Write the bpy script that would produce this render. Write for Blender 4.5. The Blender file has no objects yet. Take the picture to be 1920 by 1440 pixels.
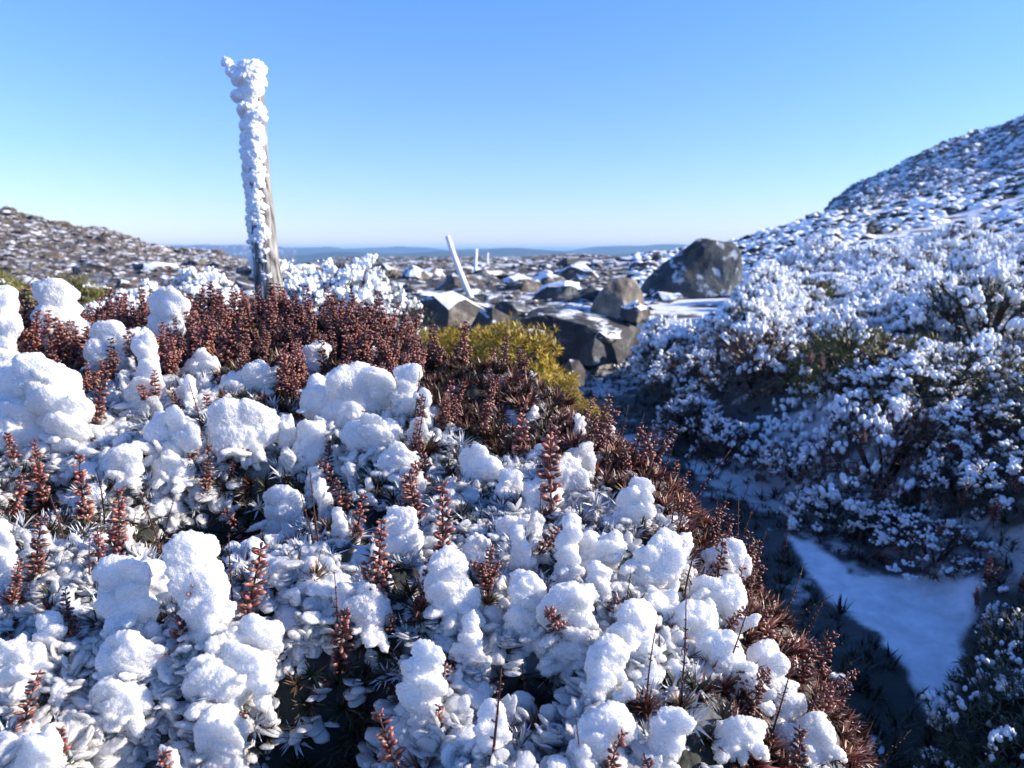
import bpy, bmesh, math, random
import numpy as np
from mathutils import Vector, Matrix
R = math.radians
S = bpy.context.scene
COL = S.collection

# ------------------------------------------------------------------ camera, sky, sun, exposure
F = 1387.0                       # focal length in pixels of the 1920 wide photograph
HORIZON = 470.0
PITCH = math.atan((720 - HORIZON) / F)
cd = bpy.data.cameras.new('camera'); cam = bpy.data.objects.new('camera', cd); COL.objects.link(cam)
S.camera = cam
cam.rotation_euler = (R(90) - PITCH, 0, 0)
cd.sensor_width = 36; cd.lens = 36 * F / 1920
cd.clip_start = 0.02; cd.clip_end = 200000
cd.dof.use_dof = True; cd.dof.focus_distance = 0.95; cd.dof.aperture_fstop = 8.0

SUN_AZ, SUN_EL = R(91), R(24.5)    # azimuth clockwise from the view direction (+Y)
w = bpy.data.worlds.new('World'); S.world = w; w.use_nodes = True
nt = w.node_tree; nt.nodes.clear()
bg = nt.nodes.new('ShaderNodeBackground'); ow = nt.nodes.new('ShaderNodeOutputWorld')
sky = nt.nodes.new('ShaderNodeTexSky'); sky.sky_type = 'NISHITA'; sky.sun_disc = False
sky.sun_elevation = SUN_EL; sky.sun_rotation = SUN_AZ
sky.altitude = 0; sky.air_density = 1.0; sky.dust_density = 0.05; sky.ozone_density = 2.2
tint = nt.nodes.new('ShaderNodeMix'); tint.data_type = 'RGBA'; tint.blend_type = 'MULTIPLY'; tint.inputs['Factor'].default_value = 1
# a cold clear winter sky: paler towards the horizon
tc0 = nt.nodes.new('ShaderNodeTexCoord'); sp0 = nt.nodes.new('ShaderNodeSeparateXYZ'); cr0 = nt.nodes.new('ShaderNodeValToRGB')
nt.links.new(tc0.outputs['Generated'], sp0.inputs[0]); nt.links.new(sp0.outputs['Z'], cr0.inputs[0]); nt.links.new(cr0.outputs[0], tint.inputs['B'])
cr0.color_ramp.elements[0].position = 0.0; cr0.color_ramp.elements[0].color = (.76, .80, 1.12, 1)
cr0.color_ramp.elements[1].position = .42; cr0.color_ramp.elements[1].color = (.57, .96, 1.62, 1)
nt.links.new(sky.outputs[0], tint.inputs['A']); nt.links.new(tint.outputs['Result'], bg.inputs[0]); bg.inputs[1].default_value = 0.10
nt.links.new(bg.outputs[0], ow.inputs[0])
sl = bpy.data.lights.new('sun', 'SUN'); sun = bpy.data.objects.new('sun', sl); COL.objects.link(sun)
sl.energy = 5.0; sl.angle = R(0.5); sl.color = (1.0, 0.90, 0.77)
sd = Vector((math.sin(SUN_AZ) * math.cos(SUN_EL), math.cos(SUN_AZ) * math.cos(SUN_EL), math.sin(SUN_EL)))
sun.rotation_euler = sd.to_track_quat('Z', 'Y').to_euler()
S.view_settings.view_transform = 'Standard'; S.view_settings.look = 'None'
S.view_settings.exposure = 0.92; S.view_settings.gamma = 1.0
S.cycles.max_bounces = 6; S.cycles.diffuse_bounces = 3; S.cycles.glossy_bounces = 2
S.cycles.transmission_bounces = 3; S.cycles.volume_bounces = 0; S.cycles.transparent_max_bounces = 6
S.cycles.sample_clamp_indirect = 4.0

# ------------------------------------------------------------------ numpy helpers
def _h(i, j, k, s):
    n = (i * 374761393 + j * 668265263 + k * 2147483647 + s * 974634777) & 0xFFFFFFFF
    n = ((n ^ (n >> 13)) * 1274126177) & 0xFFFFFFFF
    n = (n ^ (n >> 16)) & 0xFFFFFFFF
    return n.astype(np.float64) / 4294967295.0 * 2 - 1
def noise(p, s=0):
    p = np.asarray(p, float); f = np.floor(p); u = p - f; f = f.astype(np.int64)
    u = u * u * u * (u * (u * 6 - 15) + 10)
    i, j, k = f[..., 0], f[..., 1], f[..., 2]; x, y, z = u[..., 0], u[..., 1], u[..., 2]
    def L(a, b, t): return a + (b - a) * t
    r = []
    for dk in (0, 1):
        a = L(_h(i, j, k + dk, s), _h(i + 1, j, k + dk, s), x)
        b = L(_h(i, j + 1, k + dk, s), _h(i + 1, j + 1, k + dk, s), x)
        r.append(L(a, b, y))
    return L(r[0], r[1], z)
def n2(x, y, f, s=0):
    x, y = np.broadcast_arrays(np.asarray(x, float), np.asarray(y, float))
    return noise(np.stack([x * f, y * f, np.zeros_like(x) + s * 0.37], -1), s)
def fbm(x, y, f, o=4, s=0):
    t = 0; a = 1.0
    for q in range(o):
        t = t + a * n2(x, y, f, s + q); f *= 2.03; a *= 0.5
    return t
def ss(x, a, b):
    t = np.clip((np.asarray(x, float) - a) / (b - a), 0, 1); return t * t * (3 - 2 * t)
def itp(x, pts):
    return np.interp(x, [p[0] for p in pts], [p[1] for p in pts])
CP, SP = math.cos(PITCH), math.sin(PITCH)
def ray(px, py):
    a = (np.asarray(px, float) - 960) / F; b = (720 - np.asarray(py, float)) / F
    return a, CP + b * SP, -SP + b * CP           # x, y, z for one metre along the optical axis
def proj(x, y, z):
    d = y * CP - z * SP
    return 960 + F * x / d, 720 - F * (y * SP + z * CP) / d, d
def px_az(px): return math.atan2(px - 960, F * CP + (720 - HORIZON) * SP)
def elev_tan(px, py):
    a, b, c = ray(px, py); return c / math.hypot(a, b)

# ------------------------------------------------------------------ the lie of the land
def prof(pts): return [(px_az(p[0]), elev_tan(*p)) for p in pts]
NEAR = [(-2.5, -0.008)] + [(px_az(820), -0.008)] + prof([(1180, 478), (1260, 470), (1380, 457), (1480, 422), (1560, 398), (1640, 390),
        (1700, 380), (1800, 360), (1860, 342), (1920, 322), (2300, 250)]) + [(1.4, 0.12), (2.6, 0.05)]
FARM = [(-2.5, -0.03)] + prof([(1470, 470), (1540, 398), (1600, 354), (1660, 330), (1740, 292), (1800, 270), (1850, 262), (1900, 236),
        (1925, 220), (2300, 110)]) + [(1.3, 0.3), (2.6, 0.05)]
LEFT = [(-2.5, 0.02), (px_az(-400), elev_tan(-400, 350))] + prof([(-10, 398), (60, 414), (130, 428), (200, 438), (260, 458), (330, 473),
        (400, 474), (440, 490), (475, 503), (600, 520)]) + [(0.5, -0.05)]
HOLLOWS = [(60, 905, .06, .07), (430, 960, .10, .11), (620, 900, .06, .08), (330, 1000, .09, .08), (520, 1370, .07, .12),
           (250, 1400, .05, .12), (700, 1250, .04, .08), (1040, 1280, .04, .08), (840, 700, .05, .05), (1480, 1400, .03, .07),
           (720, 980, .03, .06), (1330, 1200, .03, .05), (960, 1330, .03, .06), (640, 1420, .06, .12)]
ZT = [(-1, -1.1), (.2, -.80), (.45, -.60), (.65, -.50), (.9, -.425), (1.2, -.335), (1.5, -.25), (1.75, -.195), (1.95, -.20), (2.25, -.42), (2.8, -1.1)]
ED = [(-1, .1), (.3, .24), (.7, .33), (1.0, .36), (1.2, .31), (1.45, .16), (1.65, -.02), (1.85, -.24), (2.2, -.5), (2.8, -.7)]
HW = []
def mound(x, y):
    z = itp(y, ZT) - 0.02 * np.clip(-x - .5, 0, 3)
    t = np.clip(x - (itp(y, ED) - .20), 0, None)
    z = z - 2.6 * t * t
    z = z + .022 * fbm(x, y, 5.5, 3, 3) + .010 * n2(x, y, 28, 7)
    for (hx, hy, r, d) in HW:
        z = z - d * np.exp(-((x - hx) ** 2 + (y - hy) ** 2) / (r * r))
    return z
def gx(y): return itp(y, [(0, .8), (1.5, .92), (2.2, 1.22), (3, 1.2), (4.1, 1.02), (7.4, .66), (9, .5), (12, .5)])
def base(x, y):
    r = np.hypot(x, y); az = np.arctan2(x, y)
    u = x - gx(y)
    fz = itp(y, [(0, -1.42), (2.5, -1.34), (4, -1.22), (7, -1.12), (9, -1.05), (12, -.98)])
    plat = -.98 + .02 * ss(r, 20, 90)
    right = -.95 + .24 * (1 - ss(y, 2.6, 4.6)) + .07 * np.clip(u - 1, 0, 6) + .1 * ss(y, 4, 8) - .1 * ss(r, 8, 14)
    left = plat + .42 * ss(y, 1.5, 2.6) * (1 - ss(y, 5, 8)) * ss(-u, .3, 1.2)
    st = ss(y, 3.0, 4.2) * (1 - ss(y, 6.0, 8.0)); right = right + .16 * st * np.exp(-((u - 1.05) / .45) ** 2)
    z = np.where(u > 0, fz + (right - fz) * ss(u, .38 - .24 * st, 1.35 - .4 * st), fz + (left - fz) * ss(-u, .25, .9))
    g = ss(y, 10, 13)
    z = z * (1 - g) + g * np.where(u > 0, plat * (1 - ss(u, 0, 2)) + right * ss(u, 0, 2), plat)
    z = z + .03 * fbm(x, y, 1.1, 3, 21) * ss(r, 2, 6)
    # the right hand slope, the left hill, the mountain
    k = ss(az, px_az(1080), px_az(1420))
    zn = -.95 + (itp(az, NEAR) * 60 + .95) * np.clip((r - 9) / 51, 0, 1.0)
    z = z + (zn - z) * k * ss(r, 7, 14)
    z = z + np.where(r > 60, -(r - 60) * .10 * k * (r < 90) - 3.0 * k * (r >= 90), 0) * (1 - ss(az, px_az(1480), px_az(1600)))
    kl = 1 - ss(az, px_az(470), px_az(640))
    zl = -1.0 + (itp(az, LEFT) * 110 + 1.0) * ss(r, 26, 112)
    z = z + (zl - z) * kl * ss(r, 20, 40)
    z = z + kl * ss(r, 30, 80) * (.55 * np.abs(fbm(x, y, .16, 5, 44)) - .2)
    rough = ss(r, 12, 40) * (1 - ss(r, 100, 200))
    z = z + rough * (.10 * fbm(x, y, .9, 4, 33) * (1 + .7 * kl) + .16 * k * np.abs(n2(x, y, .35, 9)))
    km = ss(az, px_az(1450), px_az(1560))
    zm = itp(az, FARM) * 320
    z = z + (zm - z) * km * ss(r, 75, 320)
    z = z + km * ss(r, 90, 260) * (1.8 * np.abs(fbm(x, y, .035, 6, 50)) + 1.1 * fbm(x, y, .22, 4, 61) - .8)
    # beyond the plateau the land drops away to lowland hills and the sea
    e = ss(r, 115, 700) * (1 - km * (1 - ss(r, 420, 900))) * (1 - kl * (1 - ss(r, 150, 500)))
    low = -150 + 250 * np.clip(fbm(x, y, .00024, 4, 70) - .0, 0, 1) * ss(r, 3500, 7000) * (1 - ss(r, 16000, 22000))
    z = z + (low - z) * e
    return z
def H(x, y):
    x = np.asarray(x, float); y = np.asarray(y, float)
    a = mound(x, y); b = base(x, y)
    k = .06; h = np.clip(.5 + .5 * (a - b) / k, 0, 1)
    m = b + (a - b) * h + k * h * (1 - h)
    near = (y < 3) & (y > -1)
    return np.where(near, m, b)
TS = np.concatenate([np.arange(.25, 4, .006), np.arange(4, 30, .04), np.arange(30, 400, .5)])
def hit(px, py):
    a, b, c = ray(px, py)
    z = H(a * TS, b * TS); i = np.argmax(z > c * TS)
    if i == 0: i = len(TS) - 1
    t = TS[i]; return Vector((a * t, b * t, float(z[i]))), t
for (px, py, r, d) in HOLLOWS:
    p, _ = hit(px, py); HW.append((p.x, p.y, r * 1.05, d))
def normal(x, y, e=.02):
    n = Vector((-(float(H(x + e, y)) - float(H(x - e, y))) / (2 * e), -(float(H(x, y + e)) - float(H(x, y - e))) / (2 * e), 1)); return n.normalized()

# ------------------------------------------------------------------ mesh helpers
def mesh(name, V, T, mat, col=None, smooth=True, extra=None):
    V = np.ascontiguousarray(V, dtype=np.float32); T = np.ascontiguousarray(T, dtype=np.int32)
    me = bpy.data.meshes.new(name); n = T.shape[1]
    me.vertices.add(len(V)); me.vertices.foreach_set('co', V.ravel())
    me.loops.add(T.size); me.loops.foreach_set('vertex_index', T.ravel())
    me.polygons.add(len(T)); me.polygons.foreach_set('loop_start', np.arange(0, T.size, n, dtype=np.int32))
    me.polygons.foreach_set('use_smooth', np.full(len(T), smooth))
    me.update(calc_edges=True)
    if col is not None:
        a = me.color_attributes.new('Col', 'FLOAT_COLOR', 'POINT')
        c = np.ones((len(V), 4), np.float32); c[:, :3] = col; a.data.foreach_set('color', c.ravel())
    me.materials.append(mat); return me
def link(name, me, parent=None, loc=None, rot=None, sc=None):
    o = bpy.data.objects.new(name, me); COL.objects.link(o)
    if parent: o.parent = parent
    if loc is not None: o.location = loc
    if rot is not None: o.rotation_euler = rot
    if sc is not None: o.scale = sc if hasattr(sc, '__len__') else (sc,) * 3
    return o
def tag(o, label=None, cat=None, group=None, kind=None):
    if label: o['label'] = label
    if cat: o['category'] = cat
    if group: o['group'] = group
    if kind: o['kind'] = kind
    return o
def copy_tree(o, parent=None):
    c = o.copy(); COL.objects.link(c); c.parent = parent
    for ch in o.children: copy_tree(ch, c)
    return c
ICO = {}
for L_ in (1, 2, 3, 4):
    b_ = bmesh.new(); bmesh.ops.create_icosphere(b_, subdivisions=L_, radius=1)
    b_.verts.ensure_lookup_table()
    ICO[L_] = (np.array([v.co[:] for v in b_.verts]), np.array([[v.index for v in f.verts] for f in b_.faces])); b_.free()
class MB:
    def __init__(s): s.v = []; s.t = []; s.c = []; s.n = 0
    def add(s, v, t, c=None):
        s.v.append(v); s.t.append(np.asarray(t) + s.n); s.n += len(v)
        if c is not None: s.c.append(np.broadcast_to(np.asarray(c, float), (len(v), 3)))
    def mesh(s, name, mat, smooth=True):
        return mesh(name, np.concatenate(s.v), np.concatenate(s.t), mat, np.concatenate(s.c) if s.c else None, smooth)
def rotm(rng, tilt=math.pi):
    return np.array(Matrix.Rotation(rng.uniform(0, 6.283), 3, 'Z') @ Matrix.Rotation(rng.uniform(-tilt, tilt), 3, 'X') @ Matrix.Rotation(rng.uniform(0, 6.283), 3, 'Z'))
def blob(rad, cen, M, lv, seed, a1=.16, f1=1.6, grain=.0, gs=.0035):
    v, t = ICO[lv]; s = seed * 7.31
    d = 1 + a1 * noise(v * f1 + s, 1) + a1 * .55 * noise(v * f1 * 2.4 + s, 2)
    p = v * d[:, None] * np.asarray(rad)
    if grain: p = p + v * (grain * (1 - 2 * np.abs(noise(p / gs + s, 5))) + grain * .8 * noise(p / (gs * 2.3) + s, 6))[:, None]
    return p @ np.asarray(M).T + np.asarray(cen), t
def tube(pts, rads, n=7):
    V = []; T = []
    pts = [Vector(p) for p in pts]
    for i, p in enumerate(pts):
        d = (pts[min(i + 1, len(pts) - 1)] - pts[max(i - 1, 0)]).normalized()
        q = d.to_track_quat('Z', 'Y').to_matrix()
        for k in range(n):
            a = 6.28318 * k / n; V.append(p + q @ Vector((math.cos(a) * rads[i], math.sin(a) * rads[i], 0)))
    for i in range(len(pts) - 1):
        for k in range(n):
            a, b = i * n + k, i * n + (k + 1) % n
            T += [(a, b, b + n), (a, b + n, a + n)]
    V += [pts[0], pts[-1]]
    for k in range(n):
        T += [(len(V) - 2, (k + 1) % n, k), (len(V) - 1, (len(pts) - 1) * n + k, (len(pts) - 1) * n + (k + 1) % n)]
    return np.array([v[:] for v in V]), np.array(T)

# ------------------------------------------------------------------ materials
def mat(name):
    m = bpy.data.materials.new(name); m.use_nodes = True
    return m, m.node_tree, m.node_tree.nodes['Principled BSDF']
def N(nt, t, **k):
    n = nt.nodes.new(t)
    for a, v in k.items():
        if a.startswith('i_'): n.inputs[a[2:].replace('_', ' ')].default_value = v
        else: setattr(n, a, v)
    return n
def bumped(nt, bs, h, dist, strength=1.0):
    b = N(nt, 'ShaderNodeBump'); b.inputs['Strength'].default_value = strength; b.inputs['Distance'].default_value = dist
    nt.links.new(h, b.inputs['Height']); nt.links.new(b.outputs[0], bs.inputs['Normal']); return b
def ice_mat(name, color=(.90, .93, .96), sss=.55, rad=.010, rough=.30, trans=0., gs=420., bd=.0012):
    m, nt, bs = mat(name)
    bs.inputs['Base Color'].default_value = (*color, 1); bs.inputs['Roughness'].default_value = rough
    bs.inputs['IOR'].default_value = 1.31
    bs.inputs['Subsurface Weight'].default_value = sss; bs.inputs['Subsurface Scale'].default_value = rad
    bs.inputs['Subsurface Radius'].default_value = (1., 1.1, 1.3); bs.inputs['Transmission Weight'].default_value = trans
    g = N(nt, 'ShaderNodeNewGeometry')
    v = N(nt, 'ShaderNodeTexVoronoi'); v.inputs['Scale'].default_value = gs
    z = N(nt, 'ShaderNodeTexNoise'); z.inputs['Scale'].default_value = gs * .35; z.inputs['Detail'].default_value = 3
    a = N(nt, 'ShaderNodeMath', operation='ADD')
    nt.links.new(g.outputs['Position'], v.inputs['Vector']); nt.links.new(g.outputs['Position'], z.inputs['Vector'])
    iv = N(nt, 'ShaderNodeMath', operation='MULTIPLY'); iv.inputs[1].default_value = -1.0
    nt.links.new(v.outputs['Distance'], iv.inputs[0]); nt.links.new(iv.outputs[0], a.inputs[0]); nt.links.new(z.outputs[0], a.inputs[1])
    bumped(nt, bs, a.outputs[0], bd, .8)
    return m
M_ICE = ice_mat('white_rime_ice', (.95, .955, .96), .9, .016, .19, .24, 420., .0016)
M_CLEAR = ice_mat('glassy_ice', (.95, .965, .98), .7, .009, .14, .55, 360., .0009)
M_RIME = ice_mat('powdery_rime', (.90, .92, .95), 0, .01, .6, 0, 60., .004)
def col_mat(name, rough=.5, spec=.5, vary=.35, trans=0.0):
    m, nt, bs = mat(name)
    a = N(nt, 'ShaderNodeVertexColor', layer_name='Col'); oi = N(nt, 'ShaderNodeObjectInfo')
    mr = N(nt, 'ShaderNodeMapRange'); mr.inputs['To Min'].default_value = 1 - vary; mr.inputs['To Max'].default_value = 1 + vary
    mx = N(nt, 'ShaderNodeMix', data_type='RGBA', blend_type='MULTIPLY'); mx.inputs['Factor'].default_value = 1
    nt.links.new(oi.outputs['Random'], mr.inputs[0]); nt.links.new(a.outputs[0], mx.inputs['A']); nt.links.new(mr.outputs[0], mx.inputs['B'])
    nt.links.new(mx.outputs['Result'], bs.inputs['Base Color'])
    bs.inputs['Roughness'].default_value = rough; bs.inputs['Specular IOR Level'].default_value = spec
    if trans:
        bs.inputs['Subsurface Weight'].default_value = 0
    return m
M_BUD = col_mat('reddish_capsules', .42, .55)
M_LEAF = col_mat('spiny_leaves', .42, .5)
M_STEM = col_mat('dark_stems', .7, .3, .2)
def rock_mat(name, c1, c2, lichen=(.30, .29, .25), snow=.0, scale=2.2):
    m, nt, bs = mat(name)
    tc = N(nt, 'ShaderNodeTexCoord'); g = N(nt, 'ShaderNodeNewGeometry')
    n1 = N(nt, 'ShaderNodeTexNoise'); n1.inputs['Scale'].default_value = scale; n1.inputs['Detail'].default_value = 8; n1.inputs['Roughness'].default_value = .65
    n3 = N(nt, 'ShaderNodeTexNoise'); n3.inputs['Scale'].default_value = scale * 3.1; n3.inputs['Detail'].default_value = 5
    for q in (n1, n3): nt.links.new(tc.outputs['Object'], q.inputs['Vector'])
    r1 = N(nt, 'ShaderNodeValToRGB'); r1.color_ramp.elements[0].position = .38; r1.color_ramp.elements[1].position = .62
    r1.color_ramp.elements[0].color = (*c1, 1); r1.color_ramp.elements[1].color = (*c2, 1)
    nt.links.new(n1.outputs[0], r1.inputs[0])
    r2 = N(nt, 'ShaderNodeValToRGB'); r2.color_ramp.elements[0].position = .56; r2.color_ramp.elements[1].position = .66
    nt.links.new(n3.outputs[0], r2.inputs[0])
    mx = N(nt, 'ShaderNodeMix', data_type='RGBA'); nt.links.new(r2.outputs[0], mx.inputs['Factor'])
    nt.links.new(r1.outputs[0], mx.inputs['A']); mx.inputs['B'].default_value = (*lichen, 1)
    # snow lodged on upward faces
    sx = N(nt, 'ShaderNodeSeparateXYZ'); nt.links.new(g.outputs['Normal'], sx.inputs[0])
    ad = N(nt, 'ShaderNodeMath', operation='MULTIPLY_ADD'); ad.inputs[1].default_value = .9; nt.links.new(n1.outputs[0], ad.inputs[0]); nt.links.new(sx.outputs['Z'], ad.inputs[2])
    r3 = N(nt, 'ShaderNodeValToRGB'); r3.color_ramp.elements[0].position = min(.99, (1.42 - snow) / 2); r3.color_ramp.elements[1].position = min(1., (1.50 - snow) / 2)
    hf = N(nt, 'ShaderNodeMath', operation='MULTIPLY'); hf.inputs[1].default_value = .5; nt.links.new(ad.outputs[0], hf.inputs[0]); nt.links.new(hf.outputs[0], r3.inputs[0])
    m2 = N(nt, 'ShaderNodeMix', data_type='RGBA'); nt.links.new(r3.outputs[0], m2.inputs['Factor']); nt.links.new(mx.outputs['Result'], m2.inputs['A']); m2.inputs['B'].default_value = (.85, .87, .9, 1)
    nt.links.new(m2.outputs['Result'], bs.inputs['Base Color']); bs.inputs['Roughness'].default_value = .85
    bumped(nt, bs, n1.outputs[0], .05)
    return m
M_ROCK = rock_mat('dolerite_rock', (.022, .026, .03), (.07, .075, .08), (.22, .24, .25), .05)
M_BROWN = rock_mat('brown_dolerite_rock', (.04, .031, .026), (.125, .105, .09), (.24, .22, .20), .07)
M_SNOWROCK = rock_mat('snowy_dolerite_rock', (.03, .03, .033), (.12, .105, .09), (.26, .23, .19), .42)

def ground_mat():
    m, nt, bs = mat('frozen_heath_ground')
    a = N(nt, 'ShaderNodeVertexColor', layer_name='Col'); g = N(nt, 'ShaderNodeNewGeometry')
    n1 = N(nt, 'ShaderNodeTexNoise'); n1.inputs['Scale'].default_value = 9; n1.inputs['Detail'].default_value = 9; n1.inputs['Roughness'].default_value = .7
    nt.links.new(g.outputs['Position'], n1.inputs['Vector'])
    mr = N(nt, 'ShaderNodeMapRange'); mr.inputs['From Min'].default_value = .3; mr.inputs['From Max'].default_value = .7; mr.inputs['To Min'].default_value = .7; mr.inputs['To Max'].default_value = 1.15
    nt.links.new(n1.outputs[0], mr.inputs[0])
    mx = N(nt, 'ShaderNodeMix', data_type='RGBA', blend_type='MULTIPLY'); mx.inputs['Factor'].default_value = 1
    nt.links.new(a.outputs[0], mx.inputs['A']); nt.links.new(mr.outputs[0], mx.inputs['B'])
    nt.links.new(mx.outputs['Result'], bs.inputs['Base Color']); bs.inputs['Roughness'].default_value = .8
    bumped(nt, bs, n1.outputs[0], .012, .7)
    return m
M_GROUND = ground_mat()

# ------------------------------------------------------------------ ground: one sheet to the horizon
SNOW = np.array((.86, .88, .91)); DARK = np.array((.022, .024, .018)); BROWN = np.array((.08, .064, .052)); GREY = np.array((.10, .10, .10))
PATCH = [hit(*p)[0] for p in [(1475, 1000), (1540, 1030), (1600, 1075), (1700, 1085), (1800, 1055), (1850, 1095), (1815, 1180), (1795, 1290), (1780, 1362), (1745, 1345),
                              (1700, 1260), (1650, 1190), (1590, 1150), (1540, 1115)]]
def in_poly(x, y, poly):
    r = np.zeros(x.shape, bool); n = len(poly); j = n - 1
    for i in range(n):
        xi, yi, xj, yj = poly[i].x, poly[i].y, poly[j].x, poly[j].y
        c = ((yi > y) != (yj > y)) & (x < (xj - xi) * (y - yi) / (yj - yi + 1e-12) + xi)
        r ^= c; j = i
    return r
def build_ground():
    az = np.concatenate([np.arange(-180, -60, 2.5), np.arange(-60, -37, .6), np.arange(-37, 37, .125), np.arange(37, 70, .6), np.arange(70, 180, 2.5)])
    azr = np.radians(az); r = np.concatenate([np.exp(np.linspace(math.log(.22), math.log(.5), 20, False)), np.exp(np.linspace(math.log(.5), math.log(2), 300, False)), np.exp(np.linspace(math.log(2), math.log(9), 190, False)), np.exp(np.linspace(math.log(9), math.log(60000), 430))])
    A, Rr = np.meshgrid(azr, r); X = Rr * np.sin(A); Y = Rr * np.cos(A); Z = H(X, Y)
    nr, na = A.shape
    u = X - gx(Y)
    bump = ((Rr < 9) & (u > .4)) * .02 * np.abs(n2(X, Y, 9, 4)); Z = Z + bump
    Z = Z + ((Rr < 2.4) & (mound(X, Y) > base(X, Y))) * (.007 * np.abs(n2(X, Y, 42, 4)) + .003 * n2(X, Y, 110, 5) + .0015 * n2(X, Y, 260, 6))
    V = np.stack([X, Y, Z], -1).reshape(-1, 3)
    i, j = np.meshgrid(np.arange(nr - 1), np.arange(na), indexing='ij'); j2 = (j + 1) % na
    Q = np.stack([i * na + j, i * na + j2, (i + 1) * na + j2, (i + 1) * na + j], -1).reshape(-1, 4)
    V = np.concatenate([V, [[0, 0, float(Z[0].mean())]]])
    # colour of each kind of ground
    dzx = np.gradient(Z, axis=0) / np.gradient(Rr, axis=0); steep = np.abs(dzx)
    k = ss(A, px_az(1080), px_az(1420)); kl = 1 - ss(A, px_az(470), px_az(640)); km = ss(A, px_az(1450), px_az(1560))
    m = (mound(X, Y) > base(X, Y) - .05) & (Y < 3) & (Y > -1)
    nz = fbm(X, Y, 1.3, 5, 80); nf = fbm(X, Y, 14, 4, 81); nb = fbm(X, Y, .35, 4, 82)
    nh = fbm(X, Y, 26, 4, 84); hol = sum(np.exp(-((X - a) ** 2 + (Y - c) ** 2) / (r_ * r_ * 1.3)) for a, c, r_, dd in HW)
    sn = np.where(m, .62 * ss(nf * .6 + nh * .6, -.15, .15) * (1 - np.clip(hol * 1.3, 0, 1)), 0)  # ground painted darker inside the hollows, adding to their shade
    edge = m & ((X > itp(Y, ED) - .16) | (Y > 1.45)); sn = np.where(edge, .12 * (nf > .2), sn)
    gul = (~m) & (Rr < 9)
    sn = np.where(gul, .06 + .5 * ss(nz + .4 * nf, .15, .5), sn)
    plat = (~m) & (Rr >= 9)
    sn = np.where(plat, ss(nb * .5 + nz * .8, .15, .4) * .75, sn)
    sn = np.where(plat & (k > .3), ss(nz + .5 * nb, -.45, -.1) * .9, sn)
    sn = np.where(plat & (kl > .5) & (Rr > 26), .4 * ss(nz * .7 + nb * .3 + .3 * nf, .3, .5), sn)
    nm = fbm(X, Y, .05, 6, 83)
    sn = np.where((km > .5) & (Rr > 75), .12 + .6 * ss(nm * .6 + .5 * fbm(X, Y, .4, 4, 87) - steep * .2, -.2, .2), sn)
    C = DARK * np.ones(X.shape + (1,))
    C = np.where((m & ~edge)[..., None], np.array((.018, .02, .016)), C)
    rk = np.where(kl > .5, 1.0, .6) * ss(Rr, 9, 22)
    C = C * (1 - rk[..., None]) + np.where(kl[..., None] > .5, BROWN, BROWN * .75) * rk[..., None]
    C = np.where(((km > .5) & (Rr > 75))[..., None], np.array((.20, .19, .18)), C)
    C = np.where(((k > .5) & (Rr > 9) & (Rr < 75))[..., None], np.array((.05, .055, .05)), C)
    C = np.where((Rr > 115)[..., None] & (km[..., None] < .5) & (kl[..., None] < .5), np.array((.03, .055, .04)), C)
    sn = np.where((Rr > 140) & (km < .5) & (kl < .5), .02, sn)
    cx_ = sum(p.x for p in PATCH) / len(PATCH); cy_ = sum(p.y for p in PATCH) / len(PATCH)
    near = (np.abs(X - cx_) < .9) & (np.abs(Y - cy_) < .9); acc = np.zeros(X.shape)
    for q in range(12):                       # a soft edge, from twelve shifted tests
        acc += in_poly(X + .02 * math.cos(q * 2.4) * (q / 12) ** .5 + .02 * n2(X, Y, 14, 5), Y + .02 * math.sin(q * 2.4) * (q / 12) ** .5 + .02 * n2(X, Y, 14, 6), PATCH)
    gully = (~m) & (Rr < 9) & (np.abs(X - gx(Y)) < .8) & (Y < 2.3)
    sn = np.where(gully, sn * .12, sn)
    sn = np.maximum(sn, acc / 12 * near)
    for (px, py, rad) in [(1260, 556, 1.1), (1330, 556, .9), (1090, 575, .6), (1320, 880, .10), (1060, 705, .16), (1620, 1400, .05), (1230, 820, .10)]:
        c = hit(px, py)[0]; d = np.hypot(X - c.x, (Y - c.y) * .6)
        sn = np.maximum(sn, (~m) * (1 - ss(d + .45 * rad * nz + .2 * rad * nf, rad * .7, rad)))
    C = C + (SNOW - C) * sn[..., None]
    sea = Rr > 24000; C = np.where(sea[..., None], np.array((.03, .06, .09)), C)
    col = np.concatenate([C.reshape(-1, 3), [[.05, .05, .05]]])
    me = mesh('ground', V, Q, M_GROUND, col)
    o = link('ground', me); tag(o, kind='structure')
build_ground()

# haze over the far lowlands
def haze():
    m = bpy.data.materials.new('thin_air_haze'); m.use_nodes = True; nt = m.node_tree; nt.nodes.clear()
    out = nt.nodes.new('ShaderNodeOutputMaterial'); v = nt.nodes.new('ShaderNodeVolumePrincipled')
    v.inputs['Color'].default_value = (.34, .62, 1.0, 1); v.inputs['Density'].default_value = 0.00006; v.inputs['Anisotropy'].default_value = .0
    nt.links.new(v.outputs[0], out.inputs['Volume'])
    s = 62000; z0, z1 = -152, 130
    V = [(x, y, z) for z in (z0, z1) for x, y in ((-s, -s), (s, -s), (s, s), (-s, s))]
    Q = [(3, 2, 1, 0), (4, 5, 6, 7), (0, 1, 5, 4), (1, 2, 6, 5), (2, 3, 7, 6), (3, 0, 4, 7)]
    o = link('haze', mesh('haze', V, Q, m, smooth=False)); tag(o, kind='stuff')
haze()

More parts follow.
